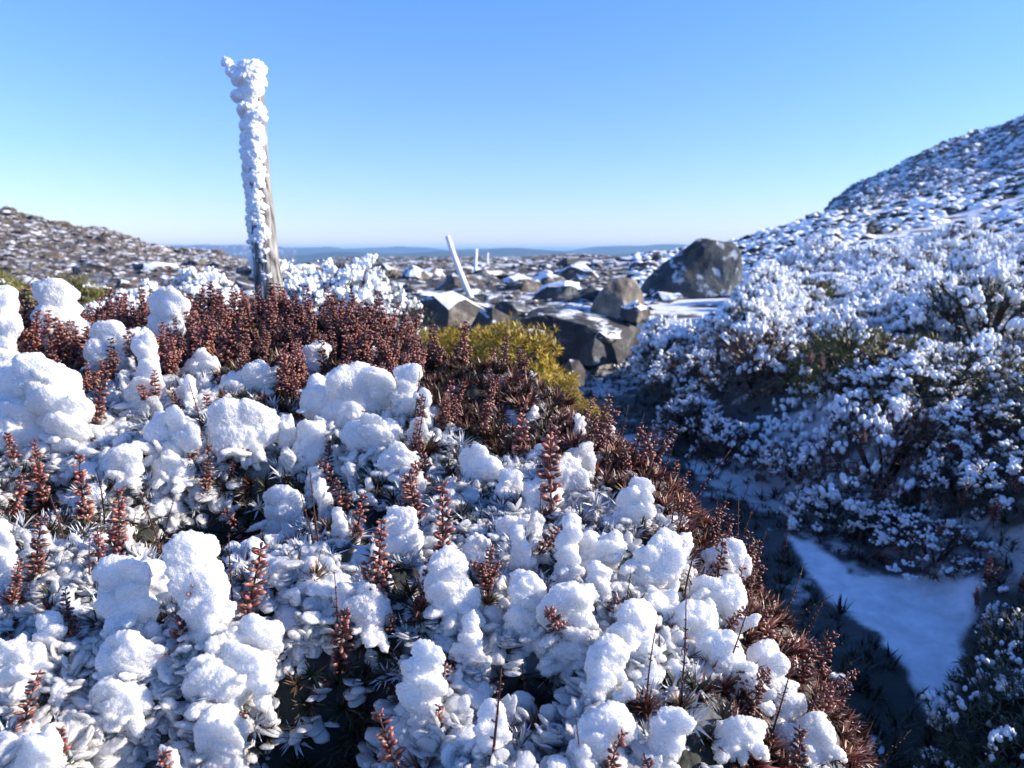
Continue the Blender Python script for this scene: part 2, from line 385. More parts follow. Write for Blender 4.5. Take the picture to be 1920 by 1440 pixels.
# ------------------------------------------------------------------ plant prototypes
def bud(p, d, ln, rd, c):
    n = 5; pr = [(0.0, .25), (.5, .95), (.8, .8)]
    q = np.array(Vector(d).to_track_quat('Z', 'Y').to_matrix())
    V = [(0, 0, -.05 * ln)]; T = []
    for (t, r) in pr:
        for k in range(n):
            a = 6.283 * k / n; V.append((math.cos(a) * r * rd, math.sin(a) * r * rd, t * ln))
    V.append((0, 0, ln)); e = len(V) - 1
    for k in range(n):
        k2 = (k + 1) % n; T += [(0, 1 + k2, 1 + k), (e, e - n + k, e - n + k2)]
        for i in range(len(pr) - 1):
            a, b = 1 + i * n + k, 1 + i * n + k2; T += [(a, b, b + n), (a, b + n, a + n)]
    return np.array(V) @ q.T + np.asarray(p), np.array(T), c
RED = [(.13, .026, .017), (.18, .042, .026), (.07, .018, .013), (.20, .065, .042), (.27, .13, .09), (.15, .028, .018)]
def make_spike(kind, seed, frost=0):
    rng = random.Random(seed); bm_ = MB(); st = MB()
    Hh = {'slender': .085, 'bushy': .105, 'bare': .12, 'short': .045}[kind]
    axes = [((0, 0, 0), Vector((rng.uniform(-.08, .08), rng.uniform(-.08, .08), 1)), Hh)]
    if kind == 'bushy':
        for _ in range(rng.randint(2, 4)):
            a = rng.uniform(0, 6.28); z = rng.uniform(.1, .4) * Hh
            axes.append(((0, 0, z), Vector((math.cos(a) * .45, math.sin(a) * .45, 1)), Hh * rng.uniform(.35, .62)))
    for (p0, d, ln) in axes:
        d = d.normalized(); p0 = Vector(p0); bend = Vector((rng.uniform(-1, 1), rng.uniform(-1, 1), 0)) * .12
        P = lambda t: p0 + d * (t * ln) + bend * (t * t * ln)
        v, t = tube([P(i / 5) for i in range(6)], [.0016 * (1 - .6 * i / 5) for i in range(6)], 5)
        st.add(v, t, (.05, .022, .018))
        step = .0072 if kind != 'bare' else .0085
        z = .12 * ln if kind != 'bushy' else .22 * ln; k = 0
        while z < ln:
            t = z / ln; nb = rng.choice((4, 5, 6)) if kind != 'bare' else 2
            ph = rng.uniform(0, 6.28); L0 = (.0128 if kind != 'bare' else .005) * (1.05 - .45 * t ** 2)
            for j in range(nb):
                if rng.random() < .12: continue
                a = ph + 6.283 * j / nb + rng.uniform(-.3, .3)
                dd = Vector((math.cos(a), math.sin(a), rng.uniform(-.1, .9))).normalized()
                c = np.array(rng.choice(RED)) * rng.uniform(.5, 1.15)
                cc = np.tile(c, (17, 1)); cc[11:] = cc[11:] * 1.2 + (np.array((.13, .08, .07)) if rng.random() < .5 else .02)  # outer ends lightened: sunlit highlights painted into the capsule colour
                v, tt, _ = bud(P(t)[:], dd, L0 * rng.uniform(.8, 1.25), L0 * .215 * rng.uniform(.8, 1.2), c)
                bm_.add(v, tt, cc)
            z += step * rng.uniform(.8, 1.25)
    return st.mesh('stalk', M_STEM), bm_.mesh('seed_capsules', M_BUD)
def leaves(mb, rng, cen, up, n, ln, hue, spread=1.0):
    q = np.array(Vector(up).to_track_quat('Z', 'Y').to_matrix())
    a = np.array([rng.random() for _ in range(n)]) * 6.283; el = np.array([rng.random() for _ in range(n)]) ** .8 * 1.25 * spread
    L = ln * np.array([rng.uniform(.6, 1.15) for _ in range(n)]); W = .0017 * L / .035 * 1.15
    cur = np.array([rng.uniform(-.1, .45) for _ in range(n)])
    rows = []
    for t, wf in ((0, .9), (.45, 1.), (1.0, .02)):
        e = el + cur * t
        rr = np.sin(e) * t * L; zz = np.cos(e) * t * L
        cx, cy = np.cos(a) * rr, np.sin(a) * rr; tx, ty = -np.sin(a), np.cos(a)
        for s in (-1, 1):
            rows.append(np.stack([cx + tx * W * wf * s, cy + ty * W * wf * s, zz + (.0006 * (abs(s)) * wf)], -1))
        rows.append(np.stack([cx, cy, zz - W * .5 * wf], -1)) if t < .9 else None
    V = np.stack(rows, 1)            # n, 8 verts: 0,1,2 | 3,4,5 | 6,7
    V = V.reshape(-1, 3) @ q.T + np.asarray(cen)
    f = np.array([(0, 2, 5), (0, 5, 3), (2, 1, 4), (2, 4, 5), (3, 5, 6), (5, 4, 7), (5, 7, 6)])
    T = (f[None] + 8 * np.arange(n)[:, None, None]).reshape(-1, 3)
    g = np.array((.035, .055, .014)); r = np.array((.17, .035, .024)) ; tip = np.array((.46, .25, .18))
    h = np.clip(hue + np.array([rng.uniform(-.35, .35) for _ in range(n)]), 0, 1)[:, None]
    br = np.array([rng.uniform(.7, 1.3) for _ in range(n)])[:, None]
    c0 = (g + (r - g) * h * .5) * br; c1 = (g + (r - g) * h) * br; c2 = (c1 * .5 + tip * .5 * (.3 + h))
    C = np.stack([c0, c0, c0, c1, c1, c1, c2, c2], 1).reshape(-1, 3)
    mb.add(V, T, C)
SPIKES = {}
for kd, n in (('slender', 4), ('bushy', 5), ('bare', 2), ('short', 2)):
    SPIKES[kd] = [make_spike(kd, 100 + len(kd) * 10 + i) for i in range(n)]
def rosette_mesh(seed, n, ln, hue):
    mb = MB(); rng = random.Random(seed); leaves(mb, rng, (0, 0, 0), (0, 0, 1), n, ln, hue); return mb.mesh('spiny_leaves', M_LEAF)
ROS = {'red': [rosette_mesh(s, 60, .034, .85) for s in range(4)], 'mixed': [rosette_mesh(s + 10, 55, .032, .4) for s in range(4)]}

# ------------------------------------------------------------------ ice
TMP = bpy.data.objects.new('workpiece', bpy.data.meshes.new('workpiece')); COL.objects.link(TMP)
RM = TMP.modifiers.new('union', 'REMESH'); RM.mode = 'VOXEL'
def fuse(V, T, vox, seed, mt, grain=.0009, lump=.0008, gs=.0028, it=1):
    me = mesh('workpiece', V, T, mt); old = TMP.data; TMP.data = me; bpy.data.meshes.remove(old)
    RM.voxel_size = vox
    dg = bpy.context.evaluated_depsgraph_get(); ev = TMP.evaluated_get(dg); m = ev.to_mesh()
    n = len(m.vertices); P = np.empty(n * 3, np.float32); m.vertices.foreach_get('co', P); P = P.reshape(-1, 3).astype(float)
    q = np.empty(len(m.polygons) * 4, np.int32); m.polygons.foreach_get('vertices', q); q = q.reshape(-1, 4)
    ev.to_mesh_clear()
    ed = np.concatenate([q[:, [0, 1]], q[:, [1, 2]], q[:, [2, 3]], q[:, [3, 0]]])
    deg = np.bincount(ed.ravel(), minlength=n)[:, None]
    for _ in range(it):
        A = np.zeros_like(P)
        for c in range(3): A[:, c] = np.bincount(ed[:, 0], P[ed[:, 1], c], n) + np.bincount(ed[:, 1], P[ed[:, 0], c], n)
        P = P * .35 + .65 * A / deg
    e1 = P[q[:, 2]] - P[q[:, 0]]; e2 = P[q[:, 3]] - P[q[:, 1]]; fn = np.cross(e1, e2); nn = np.zeros_like(P)
    for c in range(3): nn[:, c] = np.bincount(q.ravel(), np.repeat(fn[:, c], 4), n)
    nn /= np.linalg.norm(nn, axis=1)[:, None] + 1e-12
    fl = np.stack([P[:, 0] / .0055 + P[:, 2] / .02, P[:, 1] / .006, P[:, 2] / .016], -1)        # flutes along the growth of the rime
    d = lump * (noise(P / .011 + seed, 1) + 1.5 * np.abs(noise(fl + seed, 2))) + grain * 2.4 * np.abs(noise(P / gs + seed, 3)) + grain * .5 * noise(P / (gs * .5) + seed, 4)
    return mesh('ice', P + nn * d[:, None], q, mt)
def ice_clump(seed, w, h, style='stack', lv=4, clear=False):
    rng = random.Random(seed); mb = MB(); d = w * .46
    if style == 'leaf': d = w * .26
    def ell(c, r, a=.24, tilt=.3, l=3):
        M = np.array(Matrix.Rotation(rng.uniform(-tilt, tilt), 3, 'X') @ Matrix.Rotation(rng.uniform(-tilt, tilt), 3, 'Y') @ Matrix.Rotation(rng.uniform(-.4, .4), 3, 'Z'))
        v, t = blob(r, c, M, l, rng.uniform(0, 90), a, 1.7); mb.add(v, t)
    if style == 'petals':
        for k in range(rng.randint(7, 13)):
            d3 = Vector((rng.uniform(-1, 1), rng.uniform(-1, .3), rng.uniform(-.3, 1))).normalized(); sc = w * rng.uniform(.13, .2)
            v, t = blob((sc, sc * rng.uniform(.5, .8), sc * rng.uniform(1.5, 2.4)), (d3 * w * rng.uniform(.2, .38))[:], np.array(d3.to_track_quat('Z', 'Y').to_matrix()), 2, rng.uniform(0, 90), .15, 1.4); mb.add(v, t)
        return fuse(np.concatenate(mb.v), np.concatenate(mb.t), .0013, seed, M_CLEAR if clear else M_ICE, .0003, .0005)
    n = max(2, round(h / (w * .40)))
    if style == 'wide':
        n = 2
        for k in range(4): ell(((k - 1.5) * .22 * w, rng.uniform(-.15, .15) * d, h * rng.uniform(.35, .6)), (w * .24, d * .42, h * rng.uniform(.34, .5)))
    for i in range(n if style != 'wide' else 0):
        t = (i + .5) / n
        pf = {'stack': .92 + .12 * math.sin(math.pi * t), 'leaf': .55 + .55 * math.sin(math.pi * (.1 + .75 * t)), 'wide': 1.0, 'taper': 1.1 - .5 * t}[style] * rng.uniform(.9, 1.08)
        ell((rng.uniform(-.07, .07) * w, rng.uniform(-.1, .1) * d, t * h), (w * .41 * pf, d * .42 * pf, h / n * rng.uniform(.75, 1.0)))
    # rime scales lying over one another like shingles, each leaning out into the wind
    ns = int(4 + 2.3 * h / w) if style != 'wide' else 6
    for k in range(ns):
        t = (k + rng.uniform(0, .9)) / ns; pf = {'leaf': .5 + .6 * math.sin(math.pi * (.1 + .75 * t)), 'taper': 1.1 - .5 * t}.get(style, 1.0); sc = w * rng.uniform(.20, .36) * pf
        c = (w * pf * rng.uniform(-.30, .30), -d * rng.uniform(.12, .42), h * (.04 + .9 * t))
        M = np.array(Matrix.Rotation(rng.uniform(-.35, .35), 3, 'Z') @ Matrix.Rotation(rng.uniform(-.45, .45), 3, 'Y') @ Matrix.Rotation(rng.uniform(.15, .8), 3, 'X'))
        v, t_ = blob((sc, sc * rng.uniform(.26, .42), sc * rng.uniform(.8, 1.25)), c, M, 3, rng.uniform(0, 90), .20, 1.9); mb.add(v, t_)
    for k in range(int(12 + 3 * n)):       # petals of ice hanging and fanning out round the foot
        sc = min(w, .075) * rng.uniform(.08, .17); x0 = rng.uniform(-.46, .44)
        d3 = Vector((x0 * 1.6 + rng.uniform(-.7, .3), rng.uniform(-1.0, .1), rng.uniform(-1.1, .35))).normalized()
        c = Vector((w * x0, d * rng.uniform(-.5, -.1), h * rng.uniform(-.12, .42 if k % 3 == 0 else .14))) + d3 * sc * .8
        v, t_ = blob((sc * rng.uniform(.7, 1.05), sc * rng.uniform(.32, .55), sc * rng.uniform(1.2, 2.1)), c[:], np.array(d3.to_track_quat('Z', 'Y').to_matrix()), 2, rng.uniform(0, 90), .16, 1.5); mb.add(v, t_)
    return fuse(np.concatenate(mb.v), np.concatenate(mb.t), .0014 if lv == 4 else .0017, seed, M_CLEAR if clear else M_ICE)
HERO = [ # px, bottom py, width, height, lean(deg, + = right), style, label
 (128, 675, 100, 138, -6, 'stack', 'blocky white ice lump standing highest at the far left of the mound crest'),
 (300, 665, 92, 112, 8, 'stack', 'rounded white ice lump on the crest left of the red spikes under the post'),
 (228, 705, 116, 92, 10, 'wide', 'broad white ice lump filling the gap between the two crest lumps'),
 (285, 775, 84, 140, -8, 'taper', 'ragged white ice column hanging below the rounded crest lump'),
 (4, 740, 92, 190, 0, 'stack', 'tall white ice mass cut by the left picture edge above the middle'),
 (62, 832, 140, 150, -6, 'stack', 'large blue-shaded ice mass at the left edge behind a smaller bright one'),
 (128, 848, 108, 146, -8, 'stack', 'large bright ice ball just left of a thin red spike'),
 (312, 858, 104, 86, 28, 'wide', 'oval tilted ice lump lying below the crest above a small flat one'),
 (228, 898, 80, 50, -4, 'wide', 'small flat oval ice lump under the tilted oval one'),
 (322, 900, 72, 48, 0, 'wide', 'thin curved ice scale tucked under the tilted oval lump'),
 (448, 850, 118, 88, 10, 'wide', 'ice wedge with a serrated top and a dripping lower left point'),
 (640, 805, 150, 100, 12, 'wide', 'big smooth ice lump in the middle of the mound left of a leaf-shaped one'),
 (578, 705, 50, 62, 22, 'leaf', 'pale ice fin rising behind the big smooth lump at mid mound'),
 (752, 800, 62, 112, 8, 'leaf', 'leaf-shaped upright ice blade on green and red spiny leaves'),
 (580, 872, 58, 76, 4, 'stack', 'small round ice lump below the big smooth one with a red spike at its right'),
 (590, 936, 40, 60, 2, 'stack', 'small bright ice egg above the petal-like ice cluster'),
 (705, 850, 92, 66, -10, 'wide', 'knobbly ice lump directly below the leaf-shaped blade'),
 (745, 890, 68, 52, 10, 'wide', 'small ice lump right of the knobbly one below the leaf-shaped blade'),
 (540, 1010, 84, 92, -10, 'leaf', 'cluster of petal-like ice drops hanging over a dark hollow'),
 (250, 1205, 104, 158, -8, 'stack', 'square-topped grey shaded ice block left of a leaning red spike'),
 (398, 1215, 106, 208, -6, 'stack', 'tallest bright ice column at lower left with a red spike along its right side'),
 (462, 1232, 128, 66, -5, 'wide', 'ice shelf jutting right from the foot of the tall bright column'),
 (262, 1262, 128, 72, 10, 'wide', 'layered ice shelf under the square-topped grey block'),
 (440, 1310, 150, 92, -8, 'wide', 'wide scaly ice shelf below the tall bright column'),
 (228, 1352, 96, 78, 0, 'wide', 'round blue-shaded ice lump hanging in the shade at lower left'),
 (86, 1246, 54, 92, 10, 'stack', 'upright ice egg beside red leaves at the lower left edge'),
 (10, 1120, 52, 140, 0, 'stack', 'narrow ice column cut by the left picture edge at mid height'),
 (30, 1290, 110, 90, 5, 'wide', 'ice shelf at the left edge below the upright egg'),
 (795, 1385, 80, 176, 0, 'stack', 'tall bottle-shaped ice column at bottom centre with layered rings below'),
 (926, 1432, 64, 112, -2, 'stack', 'stubby layered ice column at bottom centre right of the bottle-shaped one'),
 (862, 1180, 92, 140, -10, 'leaf', 'forked ice lump left of the bushy red spike in the centre'),
 (822, 1150, 46, 88, -18, 'leaf', 'left prong of ice leaning away from the forked lump'),
 (882, 1245, 62, 92, 0, 'taper', 'narrow ice drop hanging below the forked lump'),
 (1058, 1110, 62, 142, 6, 'taper', 'tall leaning ice finger rising in the centre right'),
 (1078, 1225, 112, 118, 0, 'stack', 'broad ice body below the tall leaning finger'),
 (1112, 1120, 58, 60, 18, 'leaf', 'small ice lobe at the right elbow of the tall finger'),
 (995, 1200, 88, 120, -6, 'stack', 'smooth ice lobes left of the tall leaning finger'),
 (1188, 1245, 88, 112, 4, 'stack', 'round-headed ice lump right of the broad body'),
 (1120, 1325, 96, 118, 16, 'leaf', 'smooth leaning ice slab below the round-headed lump'),
 (1168, 990, 62, 96, 24, 'leaf', 'pointed ice blade leaning right among brown spikes'),
 (1205, 1105, 90, 104, 30, 'leaf', 'angular ice plate with a sharp upper right corner'),
 (1122, 1070, 92, 76, -4, 'wide', 'smooth grey ice plate behind the tall leaning finger'),
 (1338, 1092, 76, 80, 30, 'leaf', 'flat ice blade pointing up right near the red leaf band'),
 (1352, 1170, 108, 84, -22, 'wide', 'wedge of ice under the flat blade near the red leaf band'),
 (1292, 1225, 108, 100, -10, 'wide', 'broad grey ice lump left of a dark bare stem at right'),
 (1392, 1302, 92, 120, -26, 'stack', 'lumpy ice slab sloping down right beside the red leaf band'),
 (1478, 1340, 92, 138, -28, 'stack', 'rightmost large ice slab lying along the red leaf band'),
 (1556, 1290, 54, 24, -6, 'wide', 'single small ice oval lodged in the red leaf band'),
 (1108, 1440, 138, 112, 22, 'stack', 'large leaning ice lump at the bottom edge right of centre'),
 (1238, 1440, 72, 112, 8, 'stack', 'upright ice lump at the bottom edge beside dark stems'),
 (398, 1444, 102, 98, 14, 'stack', 'round ice lump with a red tip at the bottom left'),
 (62, 1452, 112, 76, -6, 'wide', 'round ice lump in the bottom left corner'),
 (762, 1050, 80, 92, -8, 'leaf', 'frilly ice lump right of the dark hollow in the centre'),
 (960, 945, 60, 60, 0, 'stack', 'small angular ice lump behind the bushy red spike'),
 (1000, 965, 62, 56, 12, 'stack', 'angular ice lump above the tall leaning finger'),
 (905, 905, 74, 66, -10, 'wide', 'pale ice lump among dark spikes at centre'),
 (1072, 925, 62, 60, -14, 'leaf', 'ice lump at the left foot of a dark tall spike'),
 (380, 712, 62, 54, 6, 'wide', 'low ice lump at the foot of the crest spikes left of the post'),
 (470, 735, 92, 44, -4, 'wide', 'flat grainy ice crust below the post on the mound'),
 (680, 1180, 92, 92, -6, 'wide', 'crumbly clear ice lump with red tips left of the bottle-shaped column'),
 (1530, 1420, 92, 84, -30, 'wide', 'ice lump at the bottom edge against the red leaf band'),
 (1390, 1395, 92, 44, -8, 'wide', 'flat shiny ice ledge above the bottom edge at right'),
 (1010, 875, 46, 34, 0, 'wide', 'small ice patch among brown spikes right of centre'),
 (960, 1010, 62, 40, 10, 'wide', 'flat ice patch left of the tall leaning finger'),
]
def at_depth(px, py, t):
    a, b, c = ray(px, py); return Vector((a * t, b * t, c * t))
HEROPX = []
GI = 'lumps of rime ice on the heath mound'
for i, (px, py, wp, hp, lean, style, lab) in enumerate(HERO):
    p, t = hit(px, min(py - 6, 1460))
    t -= .012; p = at_depth(px, py, t)
    W = wp / F * t; Hh = hp / F * t
    me = ice_clump(500 + i * 11, W * .98, Hh, style, 4 if wp > 60 else 3)
    o = link('rime_lump', me, None, p, (R(-8), R(lean), R(random.Random(i).uniform(-14, 14))))
    tag(o, lab, 'rime ice', GI); HEROPX.append((px, py - hp / 2, wp, hp, lab))

# medium lumps: prototypes copied over the mound
rng = random.Random(5)
PROTO = [ice_clump(900 + i * 13, .032, .032 * rng.uniform(.8, 1.7), rng.choice(('stack', 'leaf', 'wide', 'taper')), 3, clear=(i % 3 == 0)) for i in range(9)]
PETAL = [ice_clump(1200 + i * 13, .034, .034, 'petals', 3, clear=(i % 2 == 0)) for i in range(9)]
def zone(x, y):      # 1 inside the icy part of the mound, 0 in the red band and along the crest
    s = float(itp(y, ED)) - x
    b = .16 + .05 * float(n2(x, y, 6, 90)) + .15 * float(ss(y, 1.0, 1.4))
    return float(ss(s, b - .05, b + .05)) * (1 - float(ss(y + .12 * float(n2(x, y, 3, 91)), 1.33, 1.5)))
def hollow(x, y):
    return sum(math.exp(-((x - a) ** 2 + (y - b) ** 2) / (r * r * 1.2)) for a, b, r, d in HW)
def make_pool(n=120000):
    g = np.random.default_rng(3); y = g.uniform(.40, 2.1, n); x = g.uniform(-1.5, .75, n)
    k = np.abs(x) < .74 * y + .06; x, y = x[k], y[k]
    mo = mound(x, y); ba = base(x, y); z = H(x, y); px, py, d = proj(x, y, z)
    k = (px > -60) & (px < 1970) & (py < 1510) & (mo > ba + .02)
    x, y, z, px, py, d = [q[k] for q in (x, y, z, px, py, d)]
    e = .012; nx = -(H(x + e, y) - H(x - e, y)) / (2 * e); ny = -(H(x, y + e) - H(x, y - e)) / (2 * e)
    s = itp(y, ED) - x; b = .15 + .05 * n2(x, y, 6, 90) + .32 * ss(y, .98, 1.36)
    q = ss(s, b - .05, b + .05) * (1 - ss(y + .12 * n2(x, y, 3, 91), 1.36, 1.52))
    h = sum(np.exp(-((x - a) ** 2 + (y - c) ** 2) / (r * r * 1.2)) for a, c, r, dd in HW)
    f = ss(fbm(x, y, 9, 2, 95), -.5, .1)
    return np.stack([x, y, z, px, py, d, nx, ny, s, q, np.minimum(h, 1), f], -1)
POOL = make_pool(); pool_i = [0]
def pick():
    pool_i[0] = (pool_i[0] + 1) % len(POOL); r = POOL[pool_i[0]].tolist()
    return r[:6] + [Vector((r[6], r[7], 1)).normalized()] + r[8:]
def on_mound_old(rng):
    while True:
        y = rng.uniform(.42, 2.1); x = rng.uniform(-1.3, .75)
        if abs(x) > .74 * y + .06: continue
        z = float(H(x, y)); px, py, d = proj(x, y, z)
        if -50 < px < 1970 and py < 1500 and float(mound(x, y)) > float(base(x, y)) + .02: return x, y, z, px, py, d
def near_word(px, py, kinds=12):
    best = min(HEROPX, key=lambda h: math.hypot(h[0] - px, h[1] - py)); dx, dy = px - best[0], py - best[1]
    side = ('right of' if dx > 0 else 'left of') if abs(dx) > abs(dy) * .8 else ('below' if dy > 0 else 'above')
    return best, side
def quat_for(n, spin, mix=.5, wob=0):
    u = (Vector((0, 0, 1)).lerp(n, mix).normalized() + Vector((math.sin(spin * 7.7) * wob, math.cos(spin * 5.3) * wob, 0))).normalized(); return (u.to_track_quat('Z', 'Y') @ Matrix.Rotation(spin, 3, 'Z').to_quaternion()).to_euler()
def region(px, py):
    c = 'left' if px < 480 else 'middle left' if px < 760 else 'centre' if px < 1040 else 'middle right' if px < 1320 else 'right'
    r = 'crest' if py < 700 else 'upper' if py < 900 else 'middle' if py < 1100 else 'lower' if py < 1290 else 'bottom'
    return c, r
cnt = 0
while cnt < 235:
    x, y, z, px, py, d, nn, es, q, hl, fq = pick()
    if rng.random() > q * (1.15 - hl) + .03: continue
    s = rng.choice((.6, .8, 1.0, 1.25)) * rng.uniform(.8, 1.15)
    o = link('ice_knob', rng.choice(PROTO if rng.random() < .4 else PETAL), None, (x, y, z - .004), quat_for(nn, rng.uniform(-.9, .9), .35), (s * rng.uniform(.8, 1.2), s, s * rng.uniform(.8, 1.2)))
    c, r = region(px, py)
    tag(o, f'small knob of rime ice among larger lumps, {r} {c} of the mound', 'rime ice', f'small ice knobs at the {r} {c} of the mound'); cnt += 1
# countless small drops and scales of ice: one mass
def crust_patch(seed, clear):
    rng = random.Random(seed); mb = MB()
    for k in range(46):
        a = rng.uniform(0, 6.283); r = .048 * rng.random() ** .6; s_ = rng.uniform(.0045, .0125) * (1.15 - r / .1)
        up = Vector((rng.uniform(-.9, .5), rng.uniform(-1.1, .2), rng.uniform(.1, 1.1))).normalized()
        v, t = blob((s_ * 1.1, s_ * rng.uniform(.28, .5), s_ * rng.uniform(.9, 1.9)), (math.cos(a) * r, math.sin(a) * r, rng.uniform(-.002, .012) * (1.3 - r / .048)), np.array(up.to_track_quat('Z', 'Y').to_matrix()), 2, rng.uniform(0, 90), .18, 1.4); mb.add(v, t)
    me = fuse(np.concatenate(mb.v), np.concatenate(mb.t), .0017, seed, M_CLEAR, .0005, .0006, .003, 1)
    V = np.empty(len(me.vertices) * 3, np.float32); me.vertices.foreach_get('co', V); Q = np.empty(len(me.loops), np.int32); me.loops.foreach_get('vertex_index', Q)
    bpy.data.meshes.remove(me); return V.reshape(-1, 3), Q.reshape(-1, 4)
def crust(n_want, clear, seed, mt, what):
    rng = random.Random(seed); P = [crust_patch(seed * 31 + i, clear) for i in range(7)]; mb = MB(); n = 0
    while n < n_want:
        x, y, z, px, py, d, nn, es, q, hl, fq = pick()
        if rng.random() > q * (.25 + .75 * fq) * (1 - .85 * hl): continue
        V, Q = rng.choice(P); sc = rng.uniform(.55, 1.25)
        M = (nn.to_track_quat('Z', 'Y') @ Matrix.Rotation(rng.uniform(-.7, .7), 3, 'Z').to_quaternion()).to_matrix()
        mb.add(V * sc @ np.array(M).T + (x, y, z), Q); n += 1
    o = link('ice_crust', mb.mesh('ice_crust', mt)); tag(o, what, 'ice crust', kind='stuff')
crust(120, True, 3, M_CLEAR, 'glassy crust of fused ice scales over the heath leaves')
crust(118, False, 4, M_ICE, 'white crust of fused ice scales between the larger lumps')
def ice_drops():
    rng = random.Random(8); mb = MB(); n = 0; tries = 0
    while n < 560 and tries < 60000:
        tries += 1
        x, y, z, px, py, d, nn, es, q, hl, fq = pick()
        if rng.random() > q * (.25 + .75 * fq) * (1 - .7 * hl) + .03: continue
        k = .85 + .55 * float(ss(py, 1120, 1350)) if px < 1150 else .85
        c0 = Vector((x, y, z)); wind = Vector((rng.uniform(-.9, .2), rng.uniform(-.9, 0), rng.uniform(-.2, .5)))
        for j in range(rng.randint(5, 15)):
            s = .0056 * rng.uniform(.5, 1.5) * k; e = rng.uniform(.9, 1.9)
            up = (nn * rng.uniform(.2, 1.0) + wind + Vector((rng.uniform(-.8, .8), rng.uniform(-.8, .8), rng.uniform(-.6, .6)))).normalized()
            M = np.array(up.to_track_quat('Z', 'Y').to_matrix()); c = c0 + up * rng.uniform(.002, .02) * k + nn * .003
            v, t = blob((s * rng.uniform(.9, 1.6), s * rng.uniform(.22, .45), s * e), c[:], M, 2, n * .7 + j, .2, 1.5); mb.add(v, t)
        n += 1
    o = link('ice_drops', mb.mesh('ice_drops', M_CLEAR)); tag(o, 'countless small glassy ice drops and scales crusting the heath mound', 'ice crust', kind='stuff')
ice_drops()

